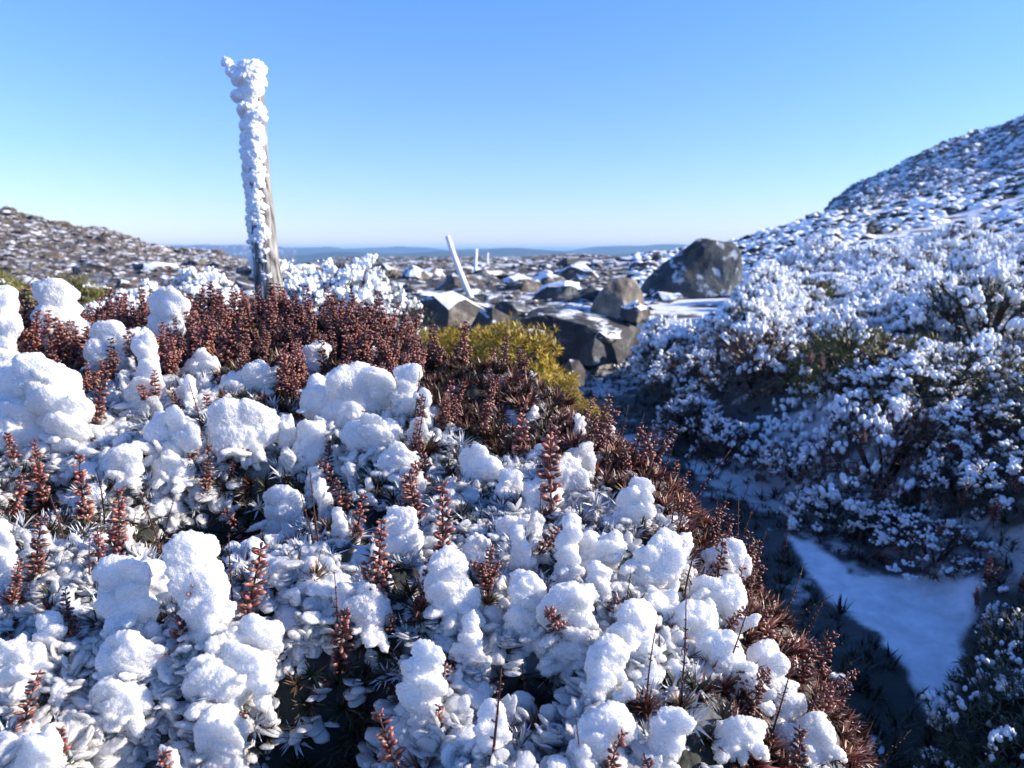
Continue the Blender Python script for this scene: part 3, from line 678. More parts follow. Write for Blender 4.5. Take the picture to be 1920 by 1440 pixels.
# ------------------------------------------------------------------ red seed spikes and spiny leaf rosettes
def spike(kind, rng, loc, eul, s, label, group, ros=True):
    st, bd = rng.choice(SPIKES[kind])
    o = bpy.data.objects.new('heath_spike', None); COL.objects.link(o); o.empty_display_size = .01
    o.location = loc; o.rotation_euler = eul; o.scale = (s, s, s * rng.uniform(.9, 1.15))
    link('stalk', st, o); link('seed_capsules', bd, o)
    if ros: link('spiny_leaves', rng.choice(ROS['mixed' if rng.random() < .5 else 'red']), o, (0, 0, -.004), None, .8 / s)
    return tag(o, label, 'seed spike', group)
HSP = [ # px, base py, height px, kind, lean, label
 (55, 660, 120, 'bushy', -4, 'dense red seed spike at the left edge between ice masses'),
 (218, 640, 90, 'bushy', 4, 'bushy red seed spike on the crest right of the blocky ice lump'),
 (313, 560, 50, 'slender', 0, 'lone small red spike poking above the rounded crest lump'),
 (385, 610, 70, 'bushy', 0, 'short red spike on the crest midway between lump and post'),
 (180, 800, 112, 'slender', 4, 'thin red spike right of the large bright ice ball'),
 (285, 760, 120, 'slender', -4, 'thin red spike in front of the ragged crest ice column'),
 (108, 728, 36, 'short', 0, 'tiny dark red tip on top of the blue-shaded ice mass'),
 (388, 775, 40, 'short', 0, 'squat red rosette tip above the serrated ice wedge'),
 (440, 650, 96, 'bushy', 0, 'tall bushy red spike left below the post'),
 (512, 640, 80, 'bushy', 0, 'bushy red spike directly in front of the post base'),
 (530, 745, 90, 'slender', 0, 'dark red spike standing in ice below the post'),
 (70, 900, 70, 'slender', -6, 'dark spike in the shade at the left edge'),
 (85, 950, 100, 'slender', -10, 'shaded dark spike left of its taller neighbour'),
 (165, 990, 120, 'slender', -8, 'tall shaded dark spike over blue ice at left'),
 (66, 1090, 130, 'slender', 2, 'pale brown double spike at the left edge, mid height'),
 (25, 1130, 90, 'slender', 6, 'pale brown spike cut close to the left edge'),
 (135, 1200, 90, 'slender', -10, 'brown spike behind the upright ice egg'),
 (462, 1170, 165, 'slender', 8, 'long red spike hugging the right side of the tallest ice column'),
 (330, 1220, 160, 'slender', 14, 'leaning red spike right of the square-topped ice block'),
 (632, 1190, 130, 'bare', 0, 'thin dark stem left of the bushy spike at centre left'),
 (700, 1150, 160, 'bushy', 4, 'bushy dark red spike left of the bottle-shaped ice column'),
 (832, 1060, 150, 'slender', -4, 'tall dark red spike in the centre of the mound'),
 (790, 1140, 100, 'slender', 6, 'shaded thin spike left of the forked ice lump'),
 (765, 960, 90, 'slender', 6, 'brown spike above the frilly ice lump'),
 (915, 1130, 120, 'bushy', 0, 'three-headed bushy red spike right of the forked ice lump'),
 (1018, 920, 130, 'slender', 2, 'tall brown spike right of centre, left of the two'),
 (1034, 960, 150, 'slender', -2, 'tall dark brown spike right of centre, right of the two'),
 (975, 870, 110, 'slender', 2, 'brown spike standing left of the two tall ones'),
 (1010, 1040, 60, 'short', 30, 'dark red sideways tip left of the tall ice finger'),
 (865, 700, 95, 'bushy', 2, 'red spike against the yellow shrub, left one'),
 (940, 700, 70, 'slender', 4, 'pale tipped spike against the yellow shrub, right one'),
 (1215, 880, 90, 'slender', 0, 'thin spike rising from the mound edge over the gully'),
 (1170, 1150, 90, 'bare', 8, 'bare thorny stem behind the round-headed ice lump'),
 (1275, 1330, 190, 'bare', 2, 'long dark bare stem at lower right beside grey ice'),
 (1212, 1330, 170, 'bare', 0, 'long brown stem with sparse capsules right of the leaning slab'),
 (1462, 1090, 110, 'bare', 6, 'bare twig standing clear of the red leaf band'),
 (1415, 1110, 110, 'bare', 2, 'bare twig at the edge of the red leaf band'),
 (1385, 970, 70, 'bare', 10, 'thin twig on the silhouette over the blue gully'),
 (1300, 900, 70, 'bare', 6, 'thin twig on the mound silhouette'),
 (590, 1090, 60, 'bare', 10, 'thin dark twig beside the petal-like ice cluster'),
 (1085, 1440, 40, 'short', 0, 'red tip at the bottom edge'),
 (825, 1300, 60, 'short', 12, 'bright red tip at the right shoulder of the bottle-shaped column'),
 (440, 1400, 60, 'short', 8, 'red tip right of the round lump at bottom left'),
 (110, 1420, 60, 'short', 6, 'red tip right of the lump in the bottom left corner'),
 (730, 1190, 40, 'short', 10, 'orange red tip at the right of the crumbly clear ice'),
 (350, 880, 80, 'slender', 18, 'dark red spike right of the tilted oval ice lump'),
 (385, 930, 90, 'slender', 0, 'dark shaded spike above the hollow at left centre'),
 (455, 860, 36, 'short', 10, 'small dark tip in front of the serrated ice wedge'),
 (612, 900, 80, 'slender', 4, 'dark spike touching the small round ice lump'),
]
rng = random.Random(77)
HTS = {'slender': .085, 'bushy': .105, 'bare': .12, 'short': .045}
for (px, py, hp, kd, lean, lab) in HSP:
    p, t = hit(px, min(py, 1470)); t -= .02; p = at_depth(px, py, t)
    s = hp / F * t / HTS[kd]
    spike(kd, rng, p, (R(-6), R(lean), 0), s, lab, 'red seed spikes of the heath', ros=(kd != 'short'))
def describe_spike(px, py):
    (hx, hy, _, _, lab), side = near_word(px, py)
    return lab, side
cnt = 0; used = {}
while cnt < 250:
    x, y, z, px, py, d, nn, s_, q, hl, fq = pick()
    if py < 520 or px < -10 or px > 1700: continue
    crest = y > 1.3
    pr = (1 - q) * (.9 if crest else .75) + .14
    if s_ < .02: pr *= .4
    if crest and px > 780: pr *= .3
    if rng.random() > pr: continue
    kd = rng.choice(('bushy', 'bushy', 'slender')) if (px < 1000 and crest) else rng.choice(('slender', 'slender', 'bare', 'bare'))
    s = rng.uniform(.65, 1.2) * (1.0 if px < 950 else .8)
    c, r = region(px, py)
    where = {'crest': 'along the mound crest', 'upper': 'just below the crest', 'middle': 'at mid mound', 'lower': 'on the lower mound', 'bottom': 'near the bottom edge'}[r]
    spike(kd, rng, (x, y, z - .006), quat_for(nn, rng.uniform(0, 6), .25, .16), s,
          f'{"bushy" if kd == "bushy" else "slender" if kd == "slender" else "bare"} reddish seed spike {where}, {c} part', f'{kd} seed spikes {where} {c}'); cnt += 1
def spike_mass():
    rng = random.Random(29); mbs = (MB(), MB()); n = 0; data = {}
    def arr(me):
        if me.name not in data:
            V = np.empty(len(me.vertices) * 3, np.float32); me.vertices.foreach_get('co', V); T = np.empty(len(me.loops), np.int32); me.loops.foreach_get('vertex_index', T)
            C = np.empty(len(me.vertices) * 4, np.float32); me.color_attributes['Col'].data.foreach_get('color', C); data[me.name] = (V.reshape(-1, 3), T.reshape(-1, 3), C.reshape(-1, 4)[:, :3])
        return data[me.name]
    while n < 300:
        x, y, z, px, py, d, nn, s_, q, hl, fq = pick()
        if q > .5 and rng.random() < .86: continue
        if px > 780 and y > 1.3 and rng.random() < .82: continue
        if s_ < .02 and rng.random() < .6: continue
        kd = rng.choice(('bushy', 'bushy', 'slender')) if px < 1000 and y > 1.25 else rng.choice(('slender', 'slender', 'bare'))
        sc = rng.uniform(.6, 1.15); M = np.array(quat_for(nn, rng.uniform(0, 6), .3 + rng.uniform(-.2, .3), .2).to_matrix()) * sc; f = rng.uniform(.6, 1.3)
        for mb, me in zip(mbs, rng.choice(SPIKES[kd])):
            V, T, C = arr(me); mb.add(V @ M.T + (x, y, z - .006), T, C * f)
        n += 1
    r = bpy.data.objects.new('heath_spikes', None); COL.objects.link(r); tag(r, 'the many smaller reddish seed spikes crowding behind the larger ones', 'seed spikes', kind='stuff')
    for nm, mb, mt in (('stalk', mbs[0], M_STEM), ('seed_capsules', mbs[1], M_BUD)): tag(link(nm, mb.mesh(nm, mt), r), kind='stuff')
spike_mass()
cnt = 0
while cnt < 290:
    x, y, z, px, py, d, nn, s_, q, hl, fq = pick()
    if px > 1700 or py > 1480: continue
    if rng.random() > (1 - q) + .16: continue
    red = q < .4 and (px > 1050 or rng.random() < .5)
    c, r = region(px, py)
    o = link('leaf_rosette', rng.choice(ROS['red' if red else 'mixed']), None, (x, y, z), quat_for(nn, rng.uniform(0, 6), .8), rng.uniform(.75, 1.15))
    where = {'crest': 'along the mound crest', 'upper': 'just below the crest', 'middle': 'at mid mound', 'lower': 'on the lower mound', 'bottom': 'near the bottom edge'}[r]
    tag(o, f'{"red" if red else "green and red"} rosette of spiny leaves {where}, {c} part', 'leaf rosette', f'{"red" if red else "mixed"} rosettes {where} {c}'); cnt += 1
def leaf_mass():
    rng = random.Random(19); mb = MB(); n = 0
    while n < 2900:
        x, y, z, px, py, d, nn, s_, q, hl, fq = pick()
        if rng.random() > (1 - q) + .10: continue
        hue = .8 if (q < .4 and px > 1050) else rng.uniform(.1, .8)
        leaves(mb, rng, (x, y, z - .003 + rng.uniform(0, .008)), Vector((0, 0, 1)).lerp(nn, .9), 26, .029, hue); n += 1
    o = link('spiny_foliage', mb.mesh('spiny_foliage', M_LEAF)); tag(o, 'dense carpet of red and green spiny heath leaves over the mound', 'foliage', kind='stuff')
leaf_mass()
def frosted_leaf_mass():
    rng = random.Random(23); mb = MB(); n = 0
    while n < 1150:
        x, y, z, px, py, d, nn, s_, q, hl, fq = pick()
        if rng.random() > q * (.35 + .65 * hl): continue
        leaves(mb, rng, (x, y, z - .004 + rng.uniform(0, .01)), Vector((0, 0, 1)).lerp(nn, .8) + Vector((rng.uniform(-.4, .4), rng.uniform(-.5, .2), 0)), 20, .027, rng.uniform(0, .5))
        k = rng.random(); cold = k < .6 * (1 - hl); fr = np.array((.62, .66, .72)) * cold + np.array((.016, .02, .016)) * (not cold)  # no frost tone in hollows: leaves coloured dark there to deepen the shade
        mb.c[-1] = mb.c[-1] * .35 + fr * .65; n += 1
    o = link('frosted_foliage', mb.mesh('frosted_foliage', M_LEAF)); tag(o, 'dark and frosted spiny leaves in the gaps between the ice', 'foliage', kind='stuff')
frosted_leaf_mass()

# ------------------------------------------------------------------ shrubs beyond the mound
def rime_shrub(seed, hue, rime, n_t=420, n_r=300, leafc=None, flat=.62):
    rng = random.Random(seed); fo = MB(); ri = MB(); st = MB()
    def surf():
        a = rng.uniform(0, 6.283); u = rng.uniform(-.1, 1)
        d = np.array((math.cos(a) * math.sqrt(1 - u * u), math.sin(a) * math.sqrt(1 - u * u), u))
        k = 1 + .30 * float(noise(d * 2.1 + seed, 3)) + .14 * float(noise(d * 5 + seed, 4))
        return d, k
    for i in range(n_t):
        d, k = surf(); rr = k * rng.uniform(.72, 1.0) * .5
        p = d * rr * np.array((1, 1, flat * 1.6)); m0 = fo.n
        leaves(fo, rng, p, Vector(d) + Vector((0, 0, .5)), 9, .075, hue, 1.0)
        if leafc is not None:
            c = np.array(leafc) * rng.uniform(.65, 1.3); cc = fo.c[-1] * .12 + c; fo.c[-1] = cc
    nc = int(80 * rime ** .8 * (rime > 0))
    for c_ in range(nc):
        d, k = surf()
        if d[2] < .15 and rng.random() < .6: continue
        p0 = d * k * rng.uniform(.44, .5) * np.array((1, 1, flat * 1.6))
        lean_ = Vector(d) * .5 + Vector((rng.uniform(-.5, .3), rng.uniform(-.4, .4), rng.uniform(.5, 1.2)))
        for i in range(rng.randint(6, int(12 + 8 * rime))):
            s = .0135 * rng.uniform(.5, 1.8) * (1.12 if rime > 1.5 else 1); p = p0 + np.array([rng.gauss(0, .032), rng.gauss(0, .032), rng.gauss(.014, .020)])
            up = (lean_ + Vector((rng.uniform(-.6, .6), rng.uniform(-.6, .6), rng.uniform(-.3, .6)))).normalized()
            v, t = blob((s * .95, s * .8, s * rng.uniform(.8, 1.6)), p, np.array(up.to_track_quat('Z', 'Y').to_matrix()), 2 if s > .017 else 1, i * .9 + seed + c_, .3, 1.8); ri.add(v, t)
    for i in range(9):
        a = rng.uniform(0, 6.283); q = Vector((math.cos(a) * .36, math.sin(a) * .36, .42 * rng.uniform(.7, 1.1)))
        v, t = tube([(0, 0, -.12), q * .5 + Vector((0, 0, .05)), q], [.018, .011, .004], 5); st.add(v, t, (.05, .035, .025))
    return (fo.mesh('foliage', M_LEAF), ri.mesh('rime', M_RIME) if rime else None, st.mesh('stem', M_STEM))
SH = {'green': [rime_shrub(31, .1, 1.0, leafc=(.022, .034, .022)), rime_shrub(32, .1, 1.0, leafc=(.025, .036, .026)), rime_shrub(33, .1, .75, leafc=(.03, .042, .02))],
      'white': [rime_shrub(41, .1, 2.0, leafc=(.03, .042, .035)), rime_shrub(42, .1, 2.3, leafc=(.03, .042, .035)), rime_shrub(43, .1, 1.8, leafc=(.03, .042, .035))],
      'red': [rime_shrub(51, .9, .55, leafc=(.075, .055, .038)), rime_shrub(52, .9, .7, leafc=(.09, .05, .038))],
      'yellow': [rime_shrub(61, .0, 0, 900, leafc=(.52, .37, .03), flat=.6)],
      'olive': [rime_shrub(71, .0, .12, 700, leafc=(.17, .16, .035))],
      'dusted': [rime_shrub(81, .1, .3, 750, leafc=(.05, .07, .045))]}
def shrub(kind, rng, x, y, w, h, label, group=None, zoff=0):
    fo, ri, st = rng.choice(SH[kind])
    o = bpy.data.objects.new('heath_shrub' if kind in ('red', 'yellow', 'olive') else 'frosted_shrub', None); COL.objects.link(o)
    g = float(base(x, y)); w = max(w, h * 1.3); hz = min(h / .52, 1.1 * w)
    o.empty_display_size = .1; o.location = (x, y, max(g, g + h - hz * .52)); o.scale = (w, w, max(hz, .75 * w)); o.rotation_euler = (0, 0, rng.uniform(0, 6.28))
    link('foliage', fo, o); link('stem', st, o)
    if ri: link('rime_clumps', ri, o)
    return tag(o, label, 'shrub', group)
rng = random.Random(4)
def shrub_px(kind, px, top, wpx, dist, label, hmax=None, group=None):
    a, b, c = ray(px, top); x, y = a * dist, b * dist
    zt = c * dist; g = float(base(x, y)); h = max(.12, zt - g)
    return shrub(kind, rng, x, y, wpx / F * dist * 1.02, h / 1.0, label, group)
shrub_px('yellow', 965, 604, 200, 3.0, 'bright yellow-green shrub in sun behind the red spikes')
shrub_px('yellow', 880, 612, 150, 3.3, 'yellow-green shrub left of and behind the brightest one')
shrub_px('yellow', 825, 618, 110, 3.5, 'small yellow-green shrub peeping over the spikes, left of its kin')
shrub_px('yellow', 1055, 738, 60, 2.9, 'low yellow-green shrub at the gully lip below the brightest one')
shrub_px('yellow', 1098, 780, 45, 2.6, 'lowest yellow-green tuft on the gully lip')
shrub_px('olive', 5, 502, 80, 4.6, 'olive green shrub at the far left edge')
shrub_px('olive', 140, 512, 60, 5.2, 'olive green shrub behind the blocky crest ice')
shrub_px('white', 230, 548, 80, 4.2, 'low white shrub behind red spikes at left')
shrub_px('green', 290, 530, 50, 6.5, 'small frosted shrub behind the lone small spike')
shrub_px('white', 640, 492, 200, 4.0, 'rime-laden shrub right behind the post')
shrub_px('white', 560, 505, 120, 4.3, 'frosted shrub touching the post from behind')
shrub_px('green', 730, 545, 120, 3.9, 'frosted shrub sloping down right of the rime-laden one')
shrub_px('white', 375, 515, 90, 8, 'low white shrub left of the post')
shrub_px('red', 700, 590, 80, 3.4, 'reddish shrub behind the crest spikes')
shrub_px('white', 1440, 508, 120, 8, 'rounded frosted shrub right of the large boulder')
shrub_px('green', 1860, 500, 260, 5.2, 'largest frosted shrub against the slope at the right edge')
shrub_px('white', 1790, 520, 190, 5.8, 'tall frosted shrub left of the largest one')
shrub_px('white', 1640, 560, 200, 6.2, 'wide frosted shrub in front of the snowy slope')
shrub_px('green', 1760, 640, 250, 4.6, 'dark green frosted shrub in the middle of the right bank')
shrub_px('olive', 1725, 625, 80, 4.3, 'small olive tuft on the dark frosted shrub')
shrub_px('olive', 1830, 645, 70, 4.1, 'olive tuft right of the other one on the bank')
shrub_px('olive', 1890, 672, 100, 3.9, 'broad olive tuft at the right edge')
shrub_px('olive', 1570, 540, 110, 8.5, 'yellowish low shrub below grey rocks on the right')
shrub_px('red', 1690, 670, 220, 3.9, 'reddish frosted shrub under the olive tufts')
shrub_px('red', 1830, 760, 200, 3.4, 'reddish frosted shrub at the right edge')
shrub_px('red', 1290, 740, 120, 4.6, 'small pink tinged shrub on the shaded bank')
def shrub_at(kind, px, bpy_, wpx, hpx, label):
    p, t = hit(px, bpy_); return shrub(kind, rng, p.x, p.y, wpx / F * t, hpx / F * t, label)
shrub_at('dusted', 1925, 1340, 200, 190, 'dusted green shrub with white tips at the lower right edge')
shrub_at('dusted', 1890, 1470, 230, 210, 'dusted shrub filling the lower right corner')
shrub_at('dusted', 1770, 1490, 150, 80, 'low dusted shrub at the bottom edge below the snow patch')
shrub_px('green', 1560, 905, 150, 3.5, 'shaded dark shrub at the head of the snow patch')
shrub_px('green', 1690, 925, 150, 3.3, 'shaded dark shrub right above the snow patch')
# the bank: many more of the same
n = 0; tr = 0; placed = []
while n < 215 and tr < 26000:
    tr += 1
    y = rng.uniform(1.3, 15); x = rng.uniform(.9, 14)
    u = x - float(gx(y))
    if y < 9 and u < (.52 if y < 3.4 else .22): continue
    if y >= 9 and u < 1.5 + (y - 9) * .35: continue
    px, py, d = proj(x, y, float(base(x, y)))
    if px > 2500 or px < 1080 or py > 1500: continue
    if in_poly(np.array([x]), np.array([y]), PATCH)[0]: continue
    if y < 2.3 and px < 1840: continue
    w_ = (.36 + .05 * d) * rng.uniform(.6, 1.3); h_ = w_ * rng.uniform(.35, .6)
    if d < 3: h_ *= .75
    if 6.6 < d < 20 and px < 1430: continue
    if any(math.hypot(x - a, y - b) < .36 * (w_ + c) * .9 for a, b, c in placed): continue
    nzv = float(n2(x, y, .8, 97)); kd = 'white' if nzv > -.02 or d > 6.5 else ('red' if nzv < -.5 else 'green')
    if float(n2(x, y, 1.7, 55)) > .45 and d > 3.4: kd = 'olive'
    where = ('beside the snow patch' if d < 3.2 else 'on the near bank' if d < 5 else 'on the middle bank' if d < 8 else 'at the foot of the slope')
    side = 'left' if px < 1450 else 'middle' if px < 1700 else 'right'
    word = {'olive': 'olive green', 'white': 'white rime-covered', 'green': 'dark frosted', 'red': 'reddish frosted'}[kd]
    shrub(kd, rng, x, y, w_, h_, f'{word} shrub {where}, {side} side', f'{word} shrubs {where} {side}'); placed.append((x, y, w_)); n += 1
M_SLOPE = col_mat('snowy_heath_hummocks', .75, .3, 0)
def slope_heath():
    rng = random.Random(12); mb = MB(); n = 0
    while n < 12000:
        r = math.exp(rng.uniform(math.log(9), math.log(62))); az = rng.uniform(px_az(1190), px_az(2050))
        x, y = r * math.sin(az), r * math.cos(az); u = x - float(gx(y))
        if r < 16 and u < 1.8 + (r - 9) * .4: continue
        if float(n2(x, y, .5, 66)) < -.25: continue
        s = (.045 + .0042 * r) * rng.uniform(.45, 1.4)
        v, t = blob((s * rng.uniform(.8, 1.7), s * rng.uniform(.8, 1.4), s * rng.uniform(.4, .8)), (x, y, float(base(x, y)) + s * .15), rotm(rng, .2), 1 if r > 22 else 2, n, .38, 1.9)
        mb.add(v, t, (.86, .88, .91) if rng.random() < .62 else np.array((.045, .055, .05)) * rng.uniform(.6, 1.6)); n += 1
    o = link('snowy_heath', mb.mesh('snowy_heath', M_SLOPE)); tag(o, 'low snow-covered heath hummocks spreading up the right slope', 'heath', kind='stuff')
slope_heath()
rng = random.Random(41)
for (px, py, hp) in [(1862, 990, 60), (1800, 955, 40), (1850, 1110, 70), (1915, 1120, 60), (1745, 955, 34), (1620, 840, 34), (1705, 835, 34), (1830, 1145, 50), (1680, 930, 30), (1760, 1010, 40), (1905, 930, 50), (1540, 700, 40), (1520, 690, 40)]:
    p, t = hit(px, py); t = min(t, 3.6) - .25
    spike('bushy', rng, at_depth(px, py, t), (0, R(rng.uniform(-10, 10)), 0), hp / F * t / .105, f'{"tall" if hp > 45 else "small"} orange-red seed spike on the right bank{", " + ("at the edge" if px > 1880 else "in the shade")}', 'orange seed spikes on the right bank', ros=False)

def bank_heath():   # low cover between the shrubs
    g = np.random.default_rng(9); n = 42000
    y = g.uniform(.5, 8.5, n) ; x = g.uniform(-2.2, 6.5, n); u = x - gx(y); z = base(x, y); px, py, d = proj(x, y, z)
    cxp = sum(p.x for p in PATCH) / len(PATCH); cyp = sum(p.y for p in PATCH) / len(PATCH)
    ins = in_poly(cxp + (x - cxp) / 1.12, cyp + (y - cyp) / 1.12, PATCH); mo = (mound(x, y) > base(x, y)) & ((x < itp(y, ED) + .12) & (y < 2.0)); z = H(x, y)
    k = (~ins) & (~mo) & (px < 2050) & (u < 2.6) & (x > -.9 * y)
    k &= g.uniform(0, 1, n) < np.clip(2.6 / d, .2, 1); k &= (fbm(x, y, 2.2, 3, 77) > -.75)
    rng = random.Random(3); lf = MB(); bl = MB(); m = 0
    for i in np.flatnonzero(k)[:9000]:
        s = rng.uniform(.03, .062); deep = u[i] < .38
        leaves(lf, rng, (x[i], y[i], z[i] - .01), (rng.uniform(-.3, .3), rng.uniform(-.3, .3), 1), 9, s * 1.3, .1)
        c = np.array((.028, .042, .026)) if fbm(x[i], y[i], 1.4, 2, 78) > -.2 else np.array((.075, .04, .03))
        lf.c[-1] = lf.c[-1] * .1 + c * rng.uniform(.5, 1.5)
        if u[i] > .3 and fbm(x[i], y[i], 1.9, 2, 79) > -.12:
            for q in range(rng.randint(1, 4)):
                r = rng.uniform(.008, .02); v, t = blob((r, r * .9, r * rng.uniform(.8, 1.7)), (x[i] + rng.gauss(0, .02), y[i] + rng.gauss(0, .02), z[i] + s * rng.uniform(.5, 1.15)), rotm(rng, .6), 1, m, .3, 1.7); bl.add(v, t); m += 1
    o = link('heath_foliage', lf.mesh('heath_foliage', M_LEAF)); tag(o, 'low dark heath leaves carpeting the gully and the right bank', 'foliage', kind='stuff')
    o = link('rime_frosting', bl.mesh('rime_frosting', M_RIME)); tag(o, 'small tufts of rime over the low heath of the right bank', 'rime ice', kind='stuff')
bank_heath()

# ------------------------------------------------------------------ rocks
def hull_rock(pts, seed, mt, rough=.03, cuts=3):
    b = bmesh.new()
    for p in pts: b.verts.new(p)
    r = bmesh.ops.convex_hull(b, input=b.verts)
    for v in [v for v in b.verts if not v.link_faces]: b.verts.remove(v)
    bmesh.ops.triangulate(b, faces=b.faces)
    bmesh.ops.subdivide_edges(b, edges=b.edges, cuts=cuts, use_grid_fill=True)
    bmesh.ops.triangulate(b, faces=b.faces)
    bmesh.ops.smooth_vert(b, verts=b.verts, factor=.12, use_axis_x=True, use_axis_y=True, use_axis_z=True)
    b.verts.ensure_lookup_table(); V = np.array([v.co[:] for v in b.verts]); T = np.array([[v.index for v in f.verts] for f in b.faces]); b.free()
    ext = np.ptp(V, axis=0).max()
    nv = np.stack([noise(V / ext * 4 + seed, 3), noise(V / ext * 4 + seed + 9, 4), noise(V / ext * 4 + seed + 20, 5)], -1)
    n3 = np.stack([noise(V / ext * 11 + seed, 3), noise(V / ext * 11 + seed + 9, 4), noise(V / ext * 11 + seed + 20, 5)], -1)
    V = V + nv * rough * ext + n3 * rough * .45 * ext
    return mesh('rock', V, T, mt, smooth=False)
def big_rock(px, py, wpx, dist, pts, label, mt, seed, name='boulder', cat='boulder', rough=.02, group=None):
    a, b, c = ray(px, py); p = Vector((a * dist, b * dist, c * dist)); s = wpx / F * dist
    me = hull_rock([(q[0] * s, q[1] * s, q[2] * s) for q in pts], seed, mt, rough, 4)
    o = link(name, me, None, p); return tag(o, label, cat, group)
# the large boulder, peaked at the middle, with a steep right end (units: its width)
big_rock(1297, 552, 178, 13.5, [(-.52, .1, 0), (-.46, -.2, .0), (-.44, 0, .20), (-.2, -.28, 0), (-.08, -.12, .48), (.02, -.05, .58), (.2, -.12, .57), (.42, .0, .545), (.47, -.1, .46), (.50, .1, .48), (.50, -.12, 0),
    (.3, -.3, 0), (.28, -.22, .26), (-.15, -.25, .2), (.5, .4, 0), (.1, .4, .5), (-.5, .4, 0), (-.05, -.2, -.1), (.1, .4, -.1)],
    'large dark boulder with pale rime streaks standing on the skyline', rock_mat('rimed_dolerite_rock', (.02, .028, .034), (.07, .085, .09), (.42, .47, .52), .1, 1.6), 3)
big_rock(1155, 598, 112, 7.5, [(-.5, 0, .0), (-.45, -.2, .1), (-.38, 0, .32), (-.22, -.15, .55), (0, -.1, .68), (.2, -.05, .70), (.30, .0, .66), (.42, -.1, .45), (.5, .1, .2), (.5, -.15, 0), (.06, -.3, .3), (.1, -.32, 0),
    (-.3, -.3, 0), (.1, .4, .5), (.4, .4, 0), (-.4, .4, 0)], 'smaller boulder with a sunlit tan right face in front of the large one', rock_mat('tan_dolerite_rock', (.06, .055, .045), (.30, .26, .20), (.36, .32, .26), 0), 7)
big_rock(1190, 600, 66, 7.3, [(-.5, 0, 0), (-.4, 0, .4), (.1, 0, .55), (.45, 0, .3), (.5, 0, 0), (0, -.3, .3), (0, -.35, 0), (.2, .4, .3), (-.2, .4, 0)], 'knobbly brown rock with bits of snow at the foot of the tan boulder', M_SNOWROCK, 9, rough=.05)
big_rock(1090, 655, 250, 7.2, [(-.46, .1, .22), (-.44, -.05, .24), (-.40, 0, 0), (-.28, -.1, .29), (0, -.1, .22), (.2, -.2, .13), (.3, -.15, .06), (.5, .3, .20), (.1, .5, .29), (-.3, .4, .29), (-.2, -.1, -.06), (0, -.2, -.06), (.25, -.25, -.08),
    (.5, .3, 0), (-.42, .3, 0)], 'long dark rock slab with a snow-dusted top over the gully', rock_mat('slab_dolerite_rock', (.018, .02, .024), (.05, .05, .052), (.10, .10, .10), .03), 13, 'rock_slab', 'rock', .03)
big_rock(1072, 722, 52, 5.6, [(-.5, 0, 0), (-.42, -.1, .55), (-.1, -.1, .95), (.25, -.05, .9), (.5, 0, .5), (.48, 0, 0), (0, -.4, .5), (0, -.4, 0), (0, .4, .8), (.2, .5, 0)], 'round rock with a white snow cap in the gully', M_SNOWROCK, 15, 'gully_rock', 'rock')
big_rock(1108, 682, 60, 6.4, [(-.5, 0, 0), (-.3, 0, .5), (.1, -.1, .85), (.4, 0, .6), (.5, 0, 0), (0, -.4, .4), (0, -.4, 0), (0, .4, .6)], 'dark rock behind the snow-capped gully rock', M_ROCK, 17, 'gully_rock', 'rock')
big_rock(845, 610, 150, 6.2, [(-.5, 0, 0), (-.45, 0, .3), (-.2, -.1, .38), (.2, -.1, .34), (.45, 0, .18), (.5, 0, 0), (0, -.3, .2), (0, -.3, 0), (0, .5, .4), (.3, .5, .2), (-.4, .5, .2)], 'flat brown rock behind the yellow shrubs', M_SNOWROCK, 19, 'flat_rock', 'rock')
big_rock(925, 620, 90, 5.6, [(-.5, 0, 0), (-.3, 0, .4), (0, -.1, .5), (.35, 0, .3), (.5, 0, 0), (0, -.3, .2), (0, .5, .4)], 'dark angular rock just above the yellow shrub', M_SNOWROCK, 21, 'flat_rock', 'rock')
big_rock(1555, 555, 170, 11, [(-.5, 0, 0), (-.4, 0, .16), (0, -.1, .26), (.35, 0, .2), (.5, 0, 0), (0, -.3, .1), (0, .5, .22)], 'low grey rock half buried on the right below the slope', M_SNOWROCK, 23, 'flat_rock', 'rock')
rng = random.Random(15)
ROCKS = {}
for nm, mt in (('brown', M_BROWN), ('dark', M_ROCK), ('snowy', M_SNOWROCK)):
    ROCKS[nm] = []
    for i in range(5):
        pts = []
        for _ in range(26):
            d = Vector((rng.gauss(0, 1), rng.gauss(0, 1), rng.gauss(0, 1))).normalized(); pts.append((d.x * .5 * rng.uniform(.8, 1.1), d.y * .5 * rng.uniform(.8, 1.1), max(-.2, d.z * .36 * rng.uniform(.7, 1.1))))
        ROCKS[nm].append(hull_rock(pts, i * 5 + 40, mt, .035, 2))
n = 0; tr = 0
